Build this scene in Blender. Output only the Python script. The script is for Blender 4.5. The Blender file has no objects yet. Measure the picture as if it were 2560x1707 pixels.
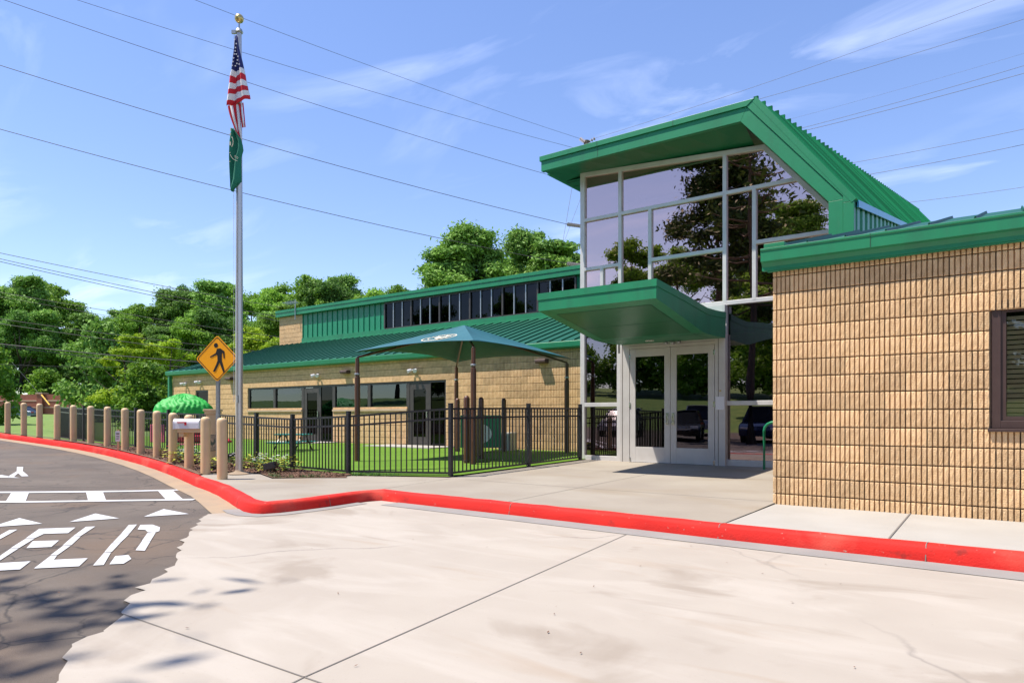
import bpy, bmesh, math, random
import numpy as np
from mathutils import Vector, Matrix, geometry
random.seed(7); rng = np.random.default_rng(7)
R = math.radians
scene = bpy.context.scene
COL = scene.collection

# ---------------------------------------------------------------- camera
CZ = 1.22
cam_d = bpy.data.cameras.new('camera')
cam_d.sensor_width = 36.0; cam_d.lens = 24.0
cam_d.shift_y = (1041.6 - 853.5) / 2560.0
cam_d.clip_start = 0.05; cam_d.clip_end = 3000
cam = bpy.data.objects.new('camera', cam_d); COL.objects.link(cam)
cam.location = (0, 0, CZ); cam.rotation_euler = (R(90), 0, R(36.4))
scene.camera = cam

# ---------------------------------------------------------------- sky, sun, exposure
SUN = Vector((-0.95, -0.94, 2.87)).normalized()
world = bpy.data.worlds.new('World'); scene.world = world; world.use_nodes = True
wt = world.node_tree; wn = wt.nodes; wl = wt.links; wn.clear()
def N(t, typ, **kw):
    n = t.nodes.new(typ)
    for k, v in kw.items(): setattr(n, k, v)
    return n
sky = N(wt, 'ShaderNodeTexSky', sky_type='NISHITA')
sky.sun_disc = False
sky.sun_elevation = math.asin(SUN.z); sky.sun_rotation = math.atan2(SUN.x, SUN.y)
sky.air_density = 1.0; sky.dust_density = 0.1; sky.ozone_density = 2.6; sky.altitude = 250
geo = N(wt, 'ShaderNodeTexCoord')
# thin cirrus: direction projected on a high flat layer, two stretched noises
sep = N(wt, 'ShaderNodeSeparateXYZ'); wl.new(geo.outputs['Generated'], sep.inputs[0])
zz = N(wt, 'ShaderNodeMath', operation='MAXIMUM'); wl.new(sep.outputs[2], zz.inputs[0]); zz.inputs[1].default_value = 0.0
za = N(wt, 'ShaderNodeMath', operation='ADD'); wl.new(zz.outputs[0], za.inputs[0]); za.inputs[1].default_value = 0.12
dx = N(wt, 'ShaderNodeMath', operation='DIVIDE'); wl.new(sep.outputs[0], dx.inputs[0]); wl.new(za.outputs[0], dx.inputs[1])
dy = N(wt, 'ShaderNodeMath', operation='DIVIDE'); wl.new(sep.outputs[1], dy.inputs[0]); wl.new(za.outputs[0], dy.inputs[1])
cmb = N(wt, 'ShaderNodeCombineXYZ'); wl.new(dx.outputs[0], cmb.inputs[0]); wl.new(dy.outputs[0], cmb.inputs[1])
mp = N(wt, 'ShaderNodeMapping'); wl.new(cmb.outputs[0], mp.inputs[0])
mp.inputs['Rotation'].default_value = (0, 0, R(-38)); mp.inputs['Scale'].default_value = (0.9, 2.4, 1); mp.inputs['Location'].default_value = (9.4, 3.7, 0)
nz = N(wt, 'ShaderNodeTexNoise'); nz.inputs['Scale'].default_value = 1.5; nz.inputs['Detail'].default_value = 7; nz.inputs['Roughness'].default_value = 0.55; nz.inputs['Distortion'].default_value = 0.7
wl.new(mp.outputs[0], nz.inputs['Vector'])
nz2 = N(wt, 'ShaderNodeTexNoise'); nz2.inputs['Scale'].default_value = 0.8; nz2.inputs['Detail'].default_value = 3
wl.new(mp.outputs[0], nz2.inputs['Vector'])
rp = N(wt, 'ShaderNodeMapRange'); rp.inputs[1].default_value = 0.50; rp.inputs[2].default_value = 1.15; wl.new(nz.outputs[0], rp.inputs[0])
rp2 = N(wt, 'ShaderNodeMapRange'); rp2.inputs[1].default_value = 0.42; rp2.inputs[2].default_value = 0.68; wl.new(nz2.outputs[0], rp2.inputs[0])
mu = N(wt, 'ShaderNodeMath', operation='MULTIPLY'); wl.new(rp.outputs[0], mu.inputs[0]); wl.new(rp2.outputs[0], mu.inputs[1])
hs = N(wt, 'ShaderNodeHueSaturation'); hs.inputs['Hue'].default_value = 0.517; hs.inputs['Saturation'].default_value = 1.27; hs.inputs['Value'].default_value = 1.30
gm_ = N(wt, 'ShaderNodeGamma'); gm_.inputs['Gamma'].default_value = 0.72; wl.new(sky.outputs[0], gm_.inputs['Color']); wl.new(gm_.outputs[0], hs.inputs['Color'])
mx = N(wt, 'ShaderNodeMix', data_type='RGBA'); wl.new(mu.outputs[0], mx.inputs[0]); wl.new(hs.outputs[0], mx.inputs[6]); mx.inputs[7].default_value = (6.2, 6.6, 8.2, 1)
bg = N(wt, 'ShaderNodeBackground'); bg.inputs['Strength'].default_value = 0.148; wl.new(mx.outputs[2], bg.inputs['Color'])
wo = N(wt, 'ShaderNodeOutputWorld'); wl.new(bg.outputs[0], wo.inputs['Surface'])

sd = bpy.data.lights.new('sun', 'SUN'); sd.energy = 4.3; sd.angle = R(0.55); sd.color = (1.0, 0.935, 0.84)
so = bpy.data.objects.new('sun', sd); COL.objects.link(so)
so.rotation_euler = (-SUN).to_track_quat('-Z', 'Y').to_euler(); so.location = (0, 0, 60)

vs = scene.view_settings
vs.view_transform = 'Standard'; vs.look = 'None'; vs.exposure = 0.90; vs.gamma = 1.0; vs.use_curve_mapping = False
scene.cycles.max_bounces = 6; scene.cycles.transparent_max_bounces = 16
scene.cycles.sample_clamp_indirect = 8

# ---------------------------------------------------------------- materials
M = {}
def newmat(name):
    m = bpy.data.materials.new(name); m.use_nodes = True
    M[name] = m; return m, m.node_tree, m.node_tree.nodes['Principled BSDF']
def pmat(name, col, rough=0.6, col2=None, scale=8.0, fac=(0.35, 0.65), bump=0.0, bscale=60.0, metal=0.0, spec=0.5, stretch=(1, 1, 1), objrand=0.0, detail=6, coat=0.0):
    m, t, b = newmat(name)
    b.inputs['Roughness'].default_value = rough; b.inputs['Metallic'].default_value = metal
    b.inputs['Specular IOR Level'].default_value = spec; b.inputs['Coat Weight'].default_value = coat
    b.inputs['Base Color'].default_value = (*col, 1)
    tc = N(t, 'ShaderNodeTexCoord'); mpn = N(t, 'ShaderNodeMapping'); t.links.new(tc.outputs['Object'], mpn.inputs[0]); mpn.inputs['Scale'].default_value = stretch
    src = None
    if col2 is not None:
        n = N(t, 'ShaderNodeTexNoise'); n.inputs['Scale'].default_value = scale; n.inputs['Detail'].default_value = detail; t.links.new(mpn.outputs[0], n.inputs['Vector'])
        r = N(t, 'ShaderNodeMapRange'); r.inputs[1].default_value = fac[0]; r.inputs[2].default_value = fac[1]; t.links.new(n.outputs[0], r.inputs[0])
        x = N(t, 'ShaderNodeMix', data_type='RGBA'); t.links.new(r.outputs[0], x.inputs[0]); x.inputs[6].default_value = (*col, 1); x.inputs[7].default_value = (*col2, 1)
        src = x.outputs[2]
    if objrand > 0:
        oi = N(t, 'ShaderNodeObjectInfo'); r = N(t, 'ShaderNodeMapRange'); t.links.new(oi.outputs['Random'], r.inputs[0]); r.inputs[3].default_value = 1 - objrand; r.inputs[4].default_value = 1 + objrand
        h = N(t, 'ShaderNodeHueSaturation'); t.links.new(r.outputs[0], h.inputs['Value'])
        if src is not None: t.links.new(src, h.inputs['Color'])
        else: h.inputs['Color'].default_value = (*col, 1)
        src = h.outputs[0]
    if src is not None: t.links.new(src, b.inputs['Base Color'])
    if bump > 0:
        n = N(t, 'ShaderNodeTexNoise'); n.inputs['Scale'].default_value = bscale; n.inputs['Detail'].default_value = 4; t.links.new(mpn.outputs[0], n.inputs['Vector'])
        bp = N(t, 'ShaderNodeBump'); bp.inputs['Strength'].default_value = bump; bp.inputs['Distance'].default_value = 0.01; t.links.new(n.outputs[0], bp.inputs['Height']); t.links.new(bp.outputs[0], b.inputs['Normal'])
    return m
def layer(mat, col, scale, lo, hi, stretch=(1, 1, 1), amount=1.0, rot=0.0, detail=5, loc=(0, 0, 0), dist=0.0):
    """lay another noise-masked colour over what feeds Base Color"""
    t = mat.node_tree; b = t.nodes['Principled BSDF']
    tc = N(t, 'ShaderNodeTexCoord'); mpn = N(t, 'ShaderNodeMapping'); t.links.new(tc.outputs['Object'], mpn.inputs[0])
    mpn.inputs['Scale'].default_value = stretch; mpn.inputs['Rotation'].default_value = (0, 0, rot); mpn.inputs['Location'].default_value = loc
    n = N(t, 'ShaderNodeTexNoise'); n.inputs['Scale'].default_value = scale; n.inputs['Detail'].default_value = detail; n.inputs['Distortion'].default_value = dist; t.links.new(mpn.outputs[0], n.inputs['Vector'])
    r = N(t, 'ShaderNodeMapRange'); r.inputs[1].default_value = lo; r.inputs[2].default_value = hi; r.inputs[4].default_value = amount; t.links.new(n.outputs[0], r.inputs[0])
    x = N(t, 'ShaderNodeMix', data_type='RGBA'); t.links.new(r.outputs[0], x.inputs[0]); x.inputs[7].default_value = (*col, 1)
    s = b.inputs['Base Color']
    if s.is_linked: t.links.new(s.links[0].from_socket, x.inputs[6])
    else: x.inputs[6].default_value = s.default_value
    t.links.new(x.outputs[2], s)
def cracks(mat, col, scale, width, amount=0.8, gate=0.5):
    t = mat.node_tree; b = t.nodes['Principled BSDF']
    tc = N(t, 'ShaderNodeTexCoord')
    wn_ = N(t, 'ShaderNodeTexNoise'); wn_.inputs['Scale'].default_value = 1.7; wn_.inputs['Detail'].default_value = 5; t.links.new(tc.outputs['Object'], wn_.inputs['Vector'])
    ad = N(t, 'ShaderNodeMix', data_type='VECTOR'); ad.inputs[0].default_value = 0.35; t.links.new(tc.outputs['Object'], ad.inputs[4]); t.links.new(wn_.outputs['Color'], ad.inputs[5])
    v = N(t, 'ShaderNodeTexVoronoi', feature='DISTANCE_TO_EDGE'); v.inputs['Scale'].default_value = scale; t.links.new(ad.outputs[1], v.inputs['Vector'])
    r = N(t, 'ShaderNodeMapRange'); r.inputs[1].default_value = 0; r.inputs[2].default_value = width; r.inputs[3].default_value = amount; r.inputs[4].default_value = 0; t.links.new(v.outputs[0], r.inputs[0])
    g = N(t, 'ShaderNodeTexNoise'); g.inputs['Scale'].default_value = 0.45; t.links.new(tc.outputs['Object'], g.inputs['Vector'])
    gr = N(t, 'ShaderNodeMapRange'); gr.inputs[1].default_value = gate - 0.04; gr.inputs[2].default_value = gate + 0.08; t.links.new(g.outputs[0], gr.inputs[0])
    mm = N(t, 'ShaderNodeMath', operation='MULTIPLY'); t.links.new(r.outputs[0], mm.inputs[0]); t.links.new(gr.outputs[0], mm.inputs[1])
    x = N(t, 'ShaderNodeMix', data_type='RGBA'); t.links.new(mm.outputs[0], x.inputs[0]); x.inputs[7].default_value = (*col, 1)
    s = b.inputs['Base Color']; t.links.new(s.links[0].from_socket, x.inputs[6]); t.links.new(x.outputs[2], s)

pmat('asphalt', (0.092, 0.073, 0.059), 0.92, (0.133, 0.107, 0.085), 0.9, bump=0.6, bscale=200, detail=9)
layer(M['asphalt'], (0.185, 0.151, 0.119), 120, 0.60, 0.72, amount=0.55, detail=2)
layer(M['asphalt'], (0.035, 0.032, 0.025), 90, 0.62, 0.74, amount=0.5, detail=2, loc=(5, 2, 0))
layer(M['asphalt'], (0.160, 0.100, 0.060), 0.5, 0.50, 0.70, amount=0.55, loc=(2.2, 0.4, 0))
cracks(M['asphalt'], (0.02, 0.018, 0.018), 1.9, 0.017, 0.75, 0.42)
cracks(M['asphalt'], (0.022, 0.02, 0.02), 0.5, 0.007, 0.75, 0.35)
pmat('concrete', (0.362, 0.317, 0.264), 0.85, (0.328, 0.284, 0.235), 1.1, bump=0.2, bscale=220, detail=9)
layer(M['concrete'], (0.404, 0.358, 0.306), 1.3, 0.50, 0.66, stretch=(0.55, 1.6, 1), rot=R(32), amount=0.55, dist=1.1, detail=9)
layer(M['concrete'], (0.236, 0.191, 0.146), 0.62, 0.56, 0.63, stretch=(0.9, 1.35, 1), rot=R(-35), amount=0.62, loc=(1.9, 3.3, 0), detail=9, dist=0.9)
layer(M['concrete'], (0.284, 0.208, 0.140), 1.7, 0.60, 0.72, stretch=(0.35, 1.8, 1), rot=R(-52), amount=0.40, loc=(7, 1, 0), detail=8, dist=0.4)
layer(M['concrete'], (0.200, 0.173, 0.151), 60, 0.66, 0.76, amount=0.30, detail=4)
cracks(M['concrete'], (0.15, 0.13, 0.115), 0.33, 0.006, 0.55, 0.52)
pmat('sidewalk', (0.301, 0.263, 0.211), 0.85, (0.257, 0.219, 0.174), 0.9, bump=0.12, bscale=160)
layer(M['sidewalk'], (0.230, 0.176, 0.114), 0.6, 0.54, 0.70, amount=0.55, loc=(0.8, 2.6, 0), stretch=(0.8, 1.6, 1))
layer(M['sidewalk'], (0.193, 0.167, 0.140), 30, 0.66, 0.80, amount=0.3, detail=3)
pmat('new_sidewalk', (0.355, 0.332, 0.296), 0.85, (0.326, 0.302, 0.266), 1.6, bump=0.1, bscale=160)
layer(M['new_sidewalk'], (0.249, 0.207, 0.154), 14, 0.68, 0.80, amount=0.35, detail=4)
pmat('gutter_concrete', (0.219, 0.204, 0.190), 0.9, (0.253, 0.236, 0.216), 2.0, bump=0.1, bscale=150)
pmat('tan_gutter', (0.330, 0.236, 0.146), 0.9, (0.277, 0.206, 0.139), 1.8, bump=0.2, bscale=120)
layer(M['tan_gutter'], (0.210, 0.173, 0.135), 5, 0.58, 0.72, amount=0.5)
pmat('joint_dark', (0.17, 0.15, 0.13), 0.9)
pmat('red_paint', (0.60, 0.022, 0.015), 0.75, (0.49, 0.018, 0.014), 1.7, bump=0.35, bscale=55, spec=0.2, detail=9)
layer(M['red_paint'], (0.17, 0.025, 0.02), 7, 0.63, 0.74, amount=0.65, detail=8)
layer(M['red_paint'], (0.66, 0.15, 0.10), 1.5, 0.55, 0.70, amount=0.35, loc=(3, 3, 0), detail=9)
layer(M['red_paint'], (0.34, 0.27, 0.22), 26, 0.69, 0.73, amount=0.8, detail=6)
pmat('road_paint', (0.540, 0.540, 0.540), 0.7, (0.473, 0.466, 0.459), 3, bump=0.25, bscale=160)
layer(M['road_paint'], (0.203, 0.182, 0.169), 22, 0.66, 0.76, amount=0.5, detail=4)
pmat('grass', (0.10, 0.175, 0.028), 0.95, (0.15, 0.215, 0.04), 1.3, bump=0.6, bscale=60)
pmat('turf', (0.092, 0.187, 0.013), 0.85, (0.116, 0.216, 0.019), 0.7, bump=0.8, bscale=120, spec=0.2)
layer(M['turf'], (0.048, 0.108, 0.007), 150, 0.55, 0.70, amount=0.6, detail=2)
pmat('mulch', (0.115, 0.060, 0.036), 0.95, (0.17, 0.095, 0.058), 30, bump=0.8, bscale=60)
pmat('mulch_chip', (0.17, 0.085, 0.05), 0.95, (0.085, 0.045, 0.03), 12)
layer(M['mulch_chip'], (0.28, 0.19, 0.13), 20, 0.6, 0.7, amount=0.7)
pmat('forest_floor', (0.05, 0.06, 0.025), 0.95, (0.07, 0.075, 0.03), 0.3)
pmat('block', (0.704, 0.472, 0.254), 0.92, (0.578, 0.368, 0.186), 9, bump=0.7, bscale=90, objrand=0.17)
layer(M['block'], (0.804, 0.601, 0.372), 55, 0.56, 0.72, amount=0.6, detail=4)
layer(M['block'], (0.377, 0.245, 0.135), 70, 0.62, 0.76, amount=0.45, detail=3, loc=(3, 1, 2))
layer(M['block'], (0.367, 0.255, 0.154), 1.1, 0.55, 0.72, amount=0.35, detail=7)
pmat('mortar', (0.17, 0.12, 0.085), 0.95, (0.14, 0.10, 0.07), 20)
pmat('sill_stone', (0.52, 0.385, 0.26), 0.9, (0.45, 0.33, 0.22), 6, bump=0.2)
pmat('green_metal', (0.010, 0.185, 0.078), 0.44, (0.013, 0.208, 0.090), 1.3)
pmat('green_roof', (0.004, 0.072, 0.043), 0.5, (0.005, 0.083, 0.049), 1.1, spec=0.3)
pmat('slope_pan', (0.008, 0.115, 0.055), 0.95, (0.010, 0.13, 0.06), 1.1, spec=0.02, objrand=0.38); pmat('slope_rib', (0.012, 0.15, 0.062), 0.9, spec=0.05, objrand=0.38)  # darker pans, lighter ribs: shadow lines of the seams put into the colour
pmat('teal_siding', (0.008, 0.20, 0.095), 0.4, (0.01, 0.225, 0.105), 1.3)
layer(M['green_metal'], (0.016, 0.140, 0.068), 2.2, 0.50, 0.72, stretch=(2.5, 2.5, 0.5), amount=0.55, detail=8)
layer(M['green_metal'], (0.040, 0.17, 0.085), 9, 0.60, 0.78, stretch=(3, 3, 0.35), amount=0.4, detail=6)
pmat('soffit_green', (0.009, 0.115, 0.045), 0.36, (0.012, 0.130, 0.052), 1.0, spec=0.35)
pmat('seam_dark', (0.012, 0.05, 0.03), 0.6)
pmat('white_aluminium', (0.62, 0.60, 0.58), 0.36, (0.56, 0.54, 0.52), 4, metal=0.15)
pmat('door_aluminium', (0.58, 0.55, 0.52), 0.4, (0.52, 0.49, 0.46), 3, metal=0.1)
pmat('bronze_frame', (0.045, 0.038, 0.036), 0.45, (0.06, 0.05, 0.045), 6)
pmat('brown_frame', (0.050, 0.026, 0.022), 0.45, (0.06, 0.033, 0.028), 6)
pmat('blind_beige', (0.80, 0.66, 0.40), 0.6)
pmat('blind_blue', (0.13, 0.18, 0.20), 0.75, (0.10, 0.145, 0.165), 5, stretch=(0.5, 0.5, 6))
pmat('black_steel', (0.014, 0.013, 0.017), 0.38, (0.019, 0.018, 0.022), 12)
pmat('bollard_tan', (0.627, 0.433, 0.235), 0.55, (0.576, 0.398, 0.215), 5)
layer(M['bollard_tan'], (0.376, 0.262, 0.146), 3.5, 0.60, 0.78, amount=0.4, stretch=(3, 3, 0.6))
pmat('galvanized', (0.42, 0.43, 0.44), 0.42, (0.34, 0.35, 0.36), 30, metal=0.7)
pmat('pole_aluminium', (0.60, 0.55, 0.52), 0.34, (0.52, 0.47, 0.45), 8, metal=0.75, stretch=(1, 1, 0.15))
layer(M['pole_aluminium'], (0.36, 0.24, 0.14), 3, 0.56, 0.75, amount=0.35, stretch=(3, 3, 0.5))
pmat('gold_ball', (0.62, 0.44, 0.17), 0.3, metal=0.8)
pmat('sign_yellow', (1.0, 0.40, 0.006), 0.45, (0.97, 0.38, 0.006), 2)
pmat('sign_black', (0.012, 0.011, 0.011), 0.5)
pmat('plastic_white', (0.74, 0.72, 0.74), 0.4, (0.70, 0.68, 0.70), 4)
pmat('flag_white', (0.74, 0.70, 0.72), 0.85); pmat('flag_red', (0.56, 0.014, 0.03), 0.85); pmat('flag_blue', (0.018, 0.024, 0.13), 0.85)
pmat('flag_green', (0.010, 0.155, 0.095), 0.85, (0.012, 0.17, 0.105), 4)
pmat('canopy_fabric', (0.006, 0.090, 0.121), 0.75, (0.009, 0.099, 0.130), 3, bump=0.2, bscale=300)
pmat('cream_print', (0.68, 0.60, 0.45), 0.8)
pmat('post_brown', (0.105, 0.040, 0.021), 0.36, (0.085, 0.034, 0.019), 5)
pmat('leaf_plastic', (0.018, 0.36, 0.040), 0.6, (0.012, 0.30, 0.03), 4)
pmat('play_red', (0.60, 0.03, 0.06), 0.35); pmat('play_pink', (0.70, 0.12, 0.22), 0.4); pmat('play_brown', (0.12, 0.06, 0.03), 0.5)
pmat('table_teal', (0.010, 0.23, 0.19), 0.4); pmat('panel_green', (0.008, 0.20, 0.085), 0.35); pmat('panel_grey_green', (0.09, 0.11, 0.07), 0.5)
pmat('utility_grey', (0.42, 0.40, 0.37), 0.6); pmat('fixture_brown', (0.075, 0.042, 0.034), 0.5)
pmat('brick_far', (0.30, 0.095, 0.062), 0.9, (0.24, 0.075, 0.05), 2.5)
pmat('brick_cap', (0.46, 0.30, 0.22), 0.9)
pmat('wood_pole', (0.16, 0.125, 0.10), 0.9, (0.11, 0.085, 0.07), 6, stretch=(8, 8, 0.5))
pmat('wire', (0.05, 0.045, 0.05), 0.6); pmat('wire_thin', (0.16, 0.13, 0.14), 0.6)
pmat('insulator', (0.30, 0.25, 0.25), 0.35); pmat('guard_yellow', (0.75, 0.42, 0.03), 0.5)
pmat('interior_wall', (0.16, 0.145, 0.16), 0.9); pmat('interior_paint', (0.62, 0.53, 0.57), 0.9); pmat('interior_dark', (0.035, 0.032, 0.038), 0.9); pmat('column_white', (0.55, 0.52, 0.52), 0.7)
pmat('rubber', (0.02, 0.02, 0.02), 0.8); pmat('chrome', (0.6, 0.6, 0.6), 0.2, metal=1.0); pmat('brass', (0.6, 0.4, 0.1), 0.35, metal=0.8)
pmat('car_glass', (0.02, 0.022, 0.026), 0.06); pmat('lamp_glass', (0.75, 0.72, 0.68), 0.15); pmat('tail_red', (0.45, 0.02, 0.02), 0.25)
pmat('bark', (0.085, 0.062, 0.046), 0.95, (0.055, 0.04, 0.03), 9, stretch=(3, 3, 0.6), bump=0.5, bscale=14)
pmat('flower_white', (0.80, 0.78, 0.78), 0.7); pmat('flower_red', (0.60, 0.02, 0.05), 0.7); pmat('flower_leaf', (0.06, 0.16, 0.03), 0.6, (0.04, 0.11, 0.02), 20); pmat('coleus', (0.42, 0.40, 0.03), 0.6, (0.30, 0.33, 0.02), 25)
for nm, c in (('car_slate', (0.10, 0.14, 0.22)), ('car_black', (0.012, 0.012, 0.015)), ('car_silver', (0.42, 0.42, 0.43)), ('car_white', (0.70, 0.70, 0.69)), ('car_navy', (0.02, 0.03, 0.07)), ('car_red', (0.35, 0.02, 0.02))):
    pmat(nm, c, 0.25, coat=1.0, metal=0.25 if nm != 'car_white' else 0.0)

def glass(name, tint, refl, see, rough=0.0, fac=0.55):
    m = bpy.data.materials.new(name); m.use_nodes = True; t = m.node_tree; t.nodes.clear(); M[name] = m
    g = N(t, 'ShaderNodeBsdfGlossy'); g.inputs['Color'].default_value = (*refl, 1); g.inputs['Roughness'].default_value = rough
    tr = N(t, 'ShaderNodeBsdfTransparent'); tr.inputs['Color'].default_value = (*see, 1)
    lw = N(t, 'ShaderNodeLayerWeight'); lw.inputs['Blend'].default_value = 0.35
    r = N(t, 'ShaderNodeMapRange'); r.inputs[3].default_value = fac; r.inputs[4].default_value = 1.0; t.links.new(lw.outputs['Fresnel'], r.inputs[0])
    # very slight waviness of the panes
    tc = N(t, 'ShaderNodeTexCoord'); nn = N(t, 'ShaderNodeTexNoise'); nn.inputs['Scale'].default_value = 1.3; nn.inputs['Detail'].default_value = 1; t.links.new(tc.outputs['Object'], nn.inputs['Vector'])
    bp = N(t, 'ShaderNodeBump'); bp.inputs['Strength'].default_value = 0.06; bp.inputs['Distance'].default_value = 0.02; t.links.new(nn.outputs[0], bp.inputs['Height']); t.links.new(bp.outputs[0], g.inputs['Normal'])
    mxs = N(t, 'ShaderNodeMixShader'); t.links.new(r.outputs[0], mxs.inputs[0]); t.links.new(tr.outputs[0], mxs.inputs[1]); t.links.new(g.outputs[0], mxs.inputs[2])
    o = N(t, 'ShaderNodeOutputMaterial'); t.links.new(mxs.outputs[0], o.inputs[0])
glass('tower_glass', None, (1.0, 0.70, 0.62), (0.55, 0.47, 0.52), fac=0.56)
glass('lower_glass', None, (0.80, 0.66, 0.70), (0.26, 0.23, 0.30), fac=0.25)
glass('door_glass', None, (0.60, 0.56, 0.62), (0.22, 0.21, 0.24), fac=0.18)
glass('window_glass', None, (0.55, 0.62, 0.66), (0.60, 0.66, 0.72), fac=0.10)
glass('clear_glass', None, (0.6, 0.6, 0.6), (0.88, 0.88, 0.86), fac=0.03)
glass('clere_glass', None, (0.26, 0.27, 0.29), (0.10, 0.11, 0.12), fac=0.035)

def leafmat(name, c1, c2, c3, trans=0.35):
    m = bpy.data.materials.new(name); m.use_nodes = True; t = m.node_tree; t.nodes.clear(); M[name] = m
    tc = N(t, 'ShaderNodeTexCoord'); oi = N(t, 'ShaderNodeObjectInfo')
    n = N(t, 'ShaderNodeTexNoise'); n.inputs['Scale'].default_value = 0.55; n.inputs['Detail'].default_value = 3; t.links.new(tc.outputs['Object'], n.inputs['Vector'])
    r = N(t, 'ShaderNodeMapRange'); r.inputs[1].default_value = 0.35; r.inputs[2].default_value = 0.65; t.links.new(n.outputs[0], r.inputs[0])
    x = N(t, 'ShaderNodeMix', data_type='RGBA'); t.links.new(r.outputs[0], x.inputs[0]); x.inputs[6].default_value = (*c1, 1); x.inputs[7].default_value = (*c2, 1)
    n2 = N(t, 'ShaderNodeTexNoise'); n2.inputs['Scale'].default_value = 5; n2.inputs['Detail'].default_value = 2; t.links.new(tc.outputs['Object'], n2.inputs['Vector'])
    r2 = N(t, 'ShaderNodeMapRange'); r2.inputs[1].default_value = 0.45; r2.inputs[2].default_value = 0.7; t.links.new(n2.outputs[0], r2.inputs[0])
    x2 = N(t, 'ShaderNodeMix', data_type='RGBA'); t.links.new(r2.outputs[0], x2.inputs[0]); t.links.new(x.outputs[2], x2.inputs[6]); x2.inputs[7].default_value = (*c3, 1)
    rv = N(t, 'ShaderNodeMapRange'); t.links.new(oi.outputs['Random'], rv.inputs[0]); rv.inputs[3].default_value = 0.75; rv.inputs[4].default_value = 1.25
    h = N(t, 'ShaderNodeHueSaturation'); t.links.new(x2.outputs[2], h.inputs['Color']); t.links.new(rv.outputs[0], h.inputs['Value'])
    d = N(t, 'ShaderNodeBsdfPrincipled'); d.inputs['Roughness'].default_value = 0.6; d.inputs['Specular IOR Level'].default_value = 0.25; t.links.new(h.outputs[0], d.inputs['Base Color'])
    tl = N(t, 'ShaderNodeBsdfTranslucent'); t.links.new(h.outputs[0], tl.inputs['Color'])
    ms = N(t, 'ShaderNodeMixShader'); ms.inputs[0].default_value = trans; t.links.new(d.outputs[0], ms.inputs[1]); t.links.new(tl.outputs[0], ms.inputs[2])
    o = N(t, 'ShaderNodeOutputMaterial'); t.links.new(ms.outputs[0], o.inputs[0])
leafmat('leaf_mid', (0.176, 0.325, 0.038), (0.249, 0.430, 0.041), (0.117, 0.246, 0.031))
leafmat('leaf_dark', (0.109, 0.226, 0.039), (0.150, 0.288, 0.048), (0.070, 0.163, 0.030))
leafmat('leaf_pine', (0.180, 0.336, 0.060), (0.260, 0.442, 0.065), (0.114, 0.228, 0.044), 0.25)
leafmat('leaf_backlit', (0.040, 0.074, 0.015), (0.052, 0.094, 0.018), (0.025, 0.050, 0.011), 0.2)  # darkened leaf colour paints in the backlit shade of the mirrored pines
leafmat('leaf_lime', (0.285, 0.418, 0.025), (0.392, 0.482, 0.025), (0.178, 0.321, 0.025), 0.4)

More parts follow.
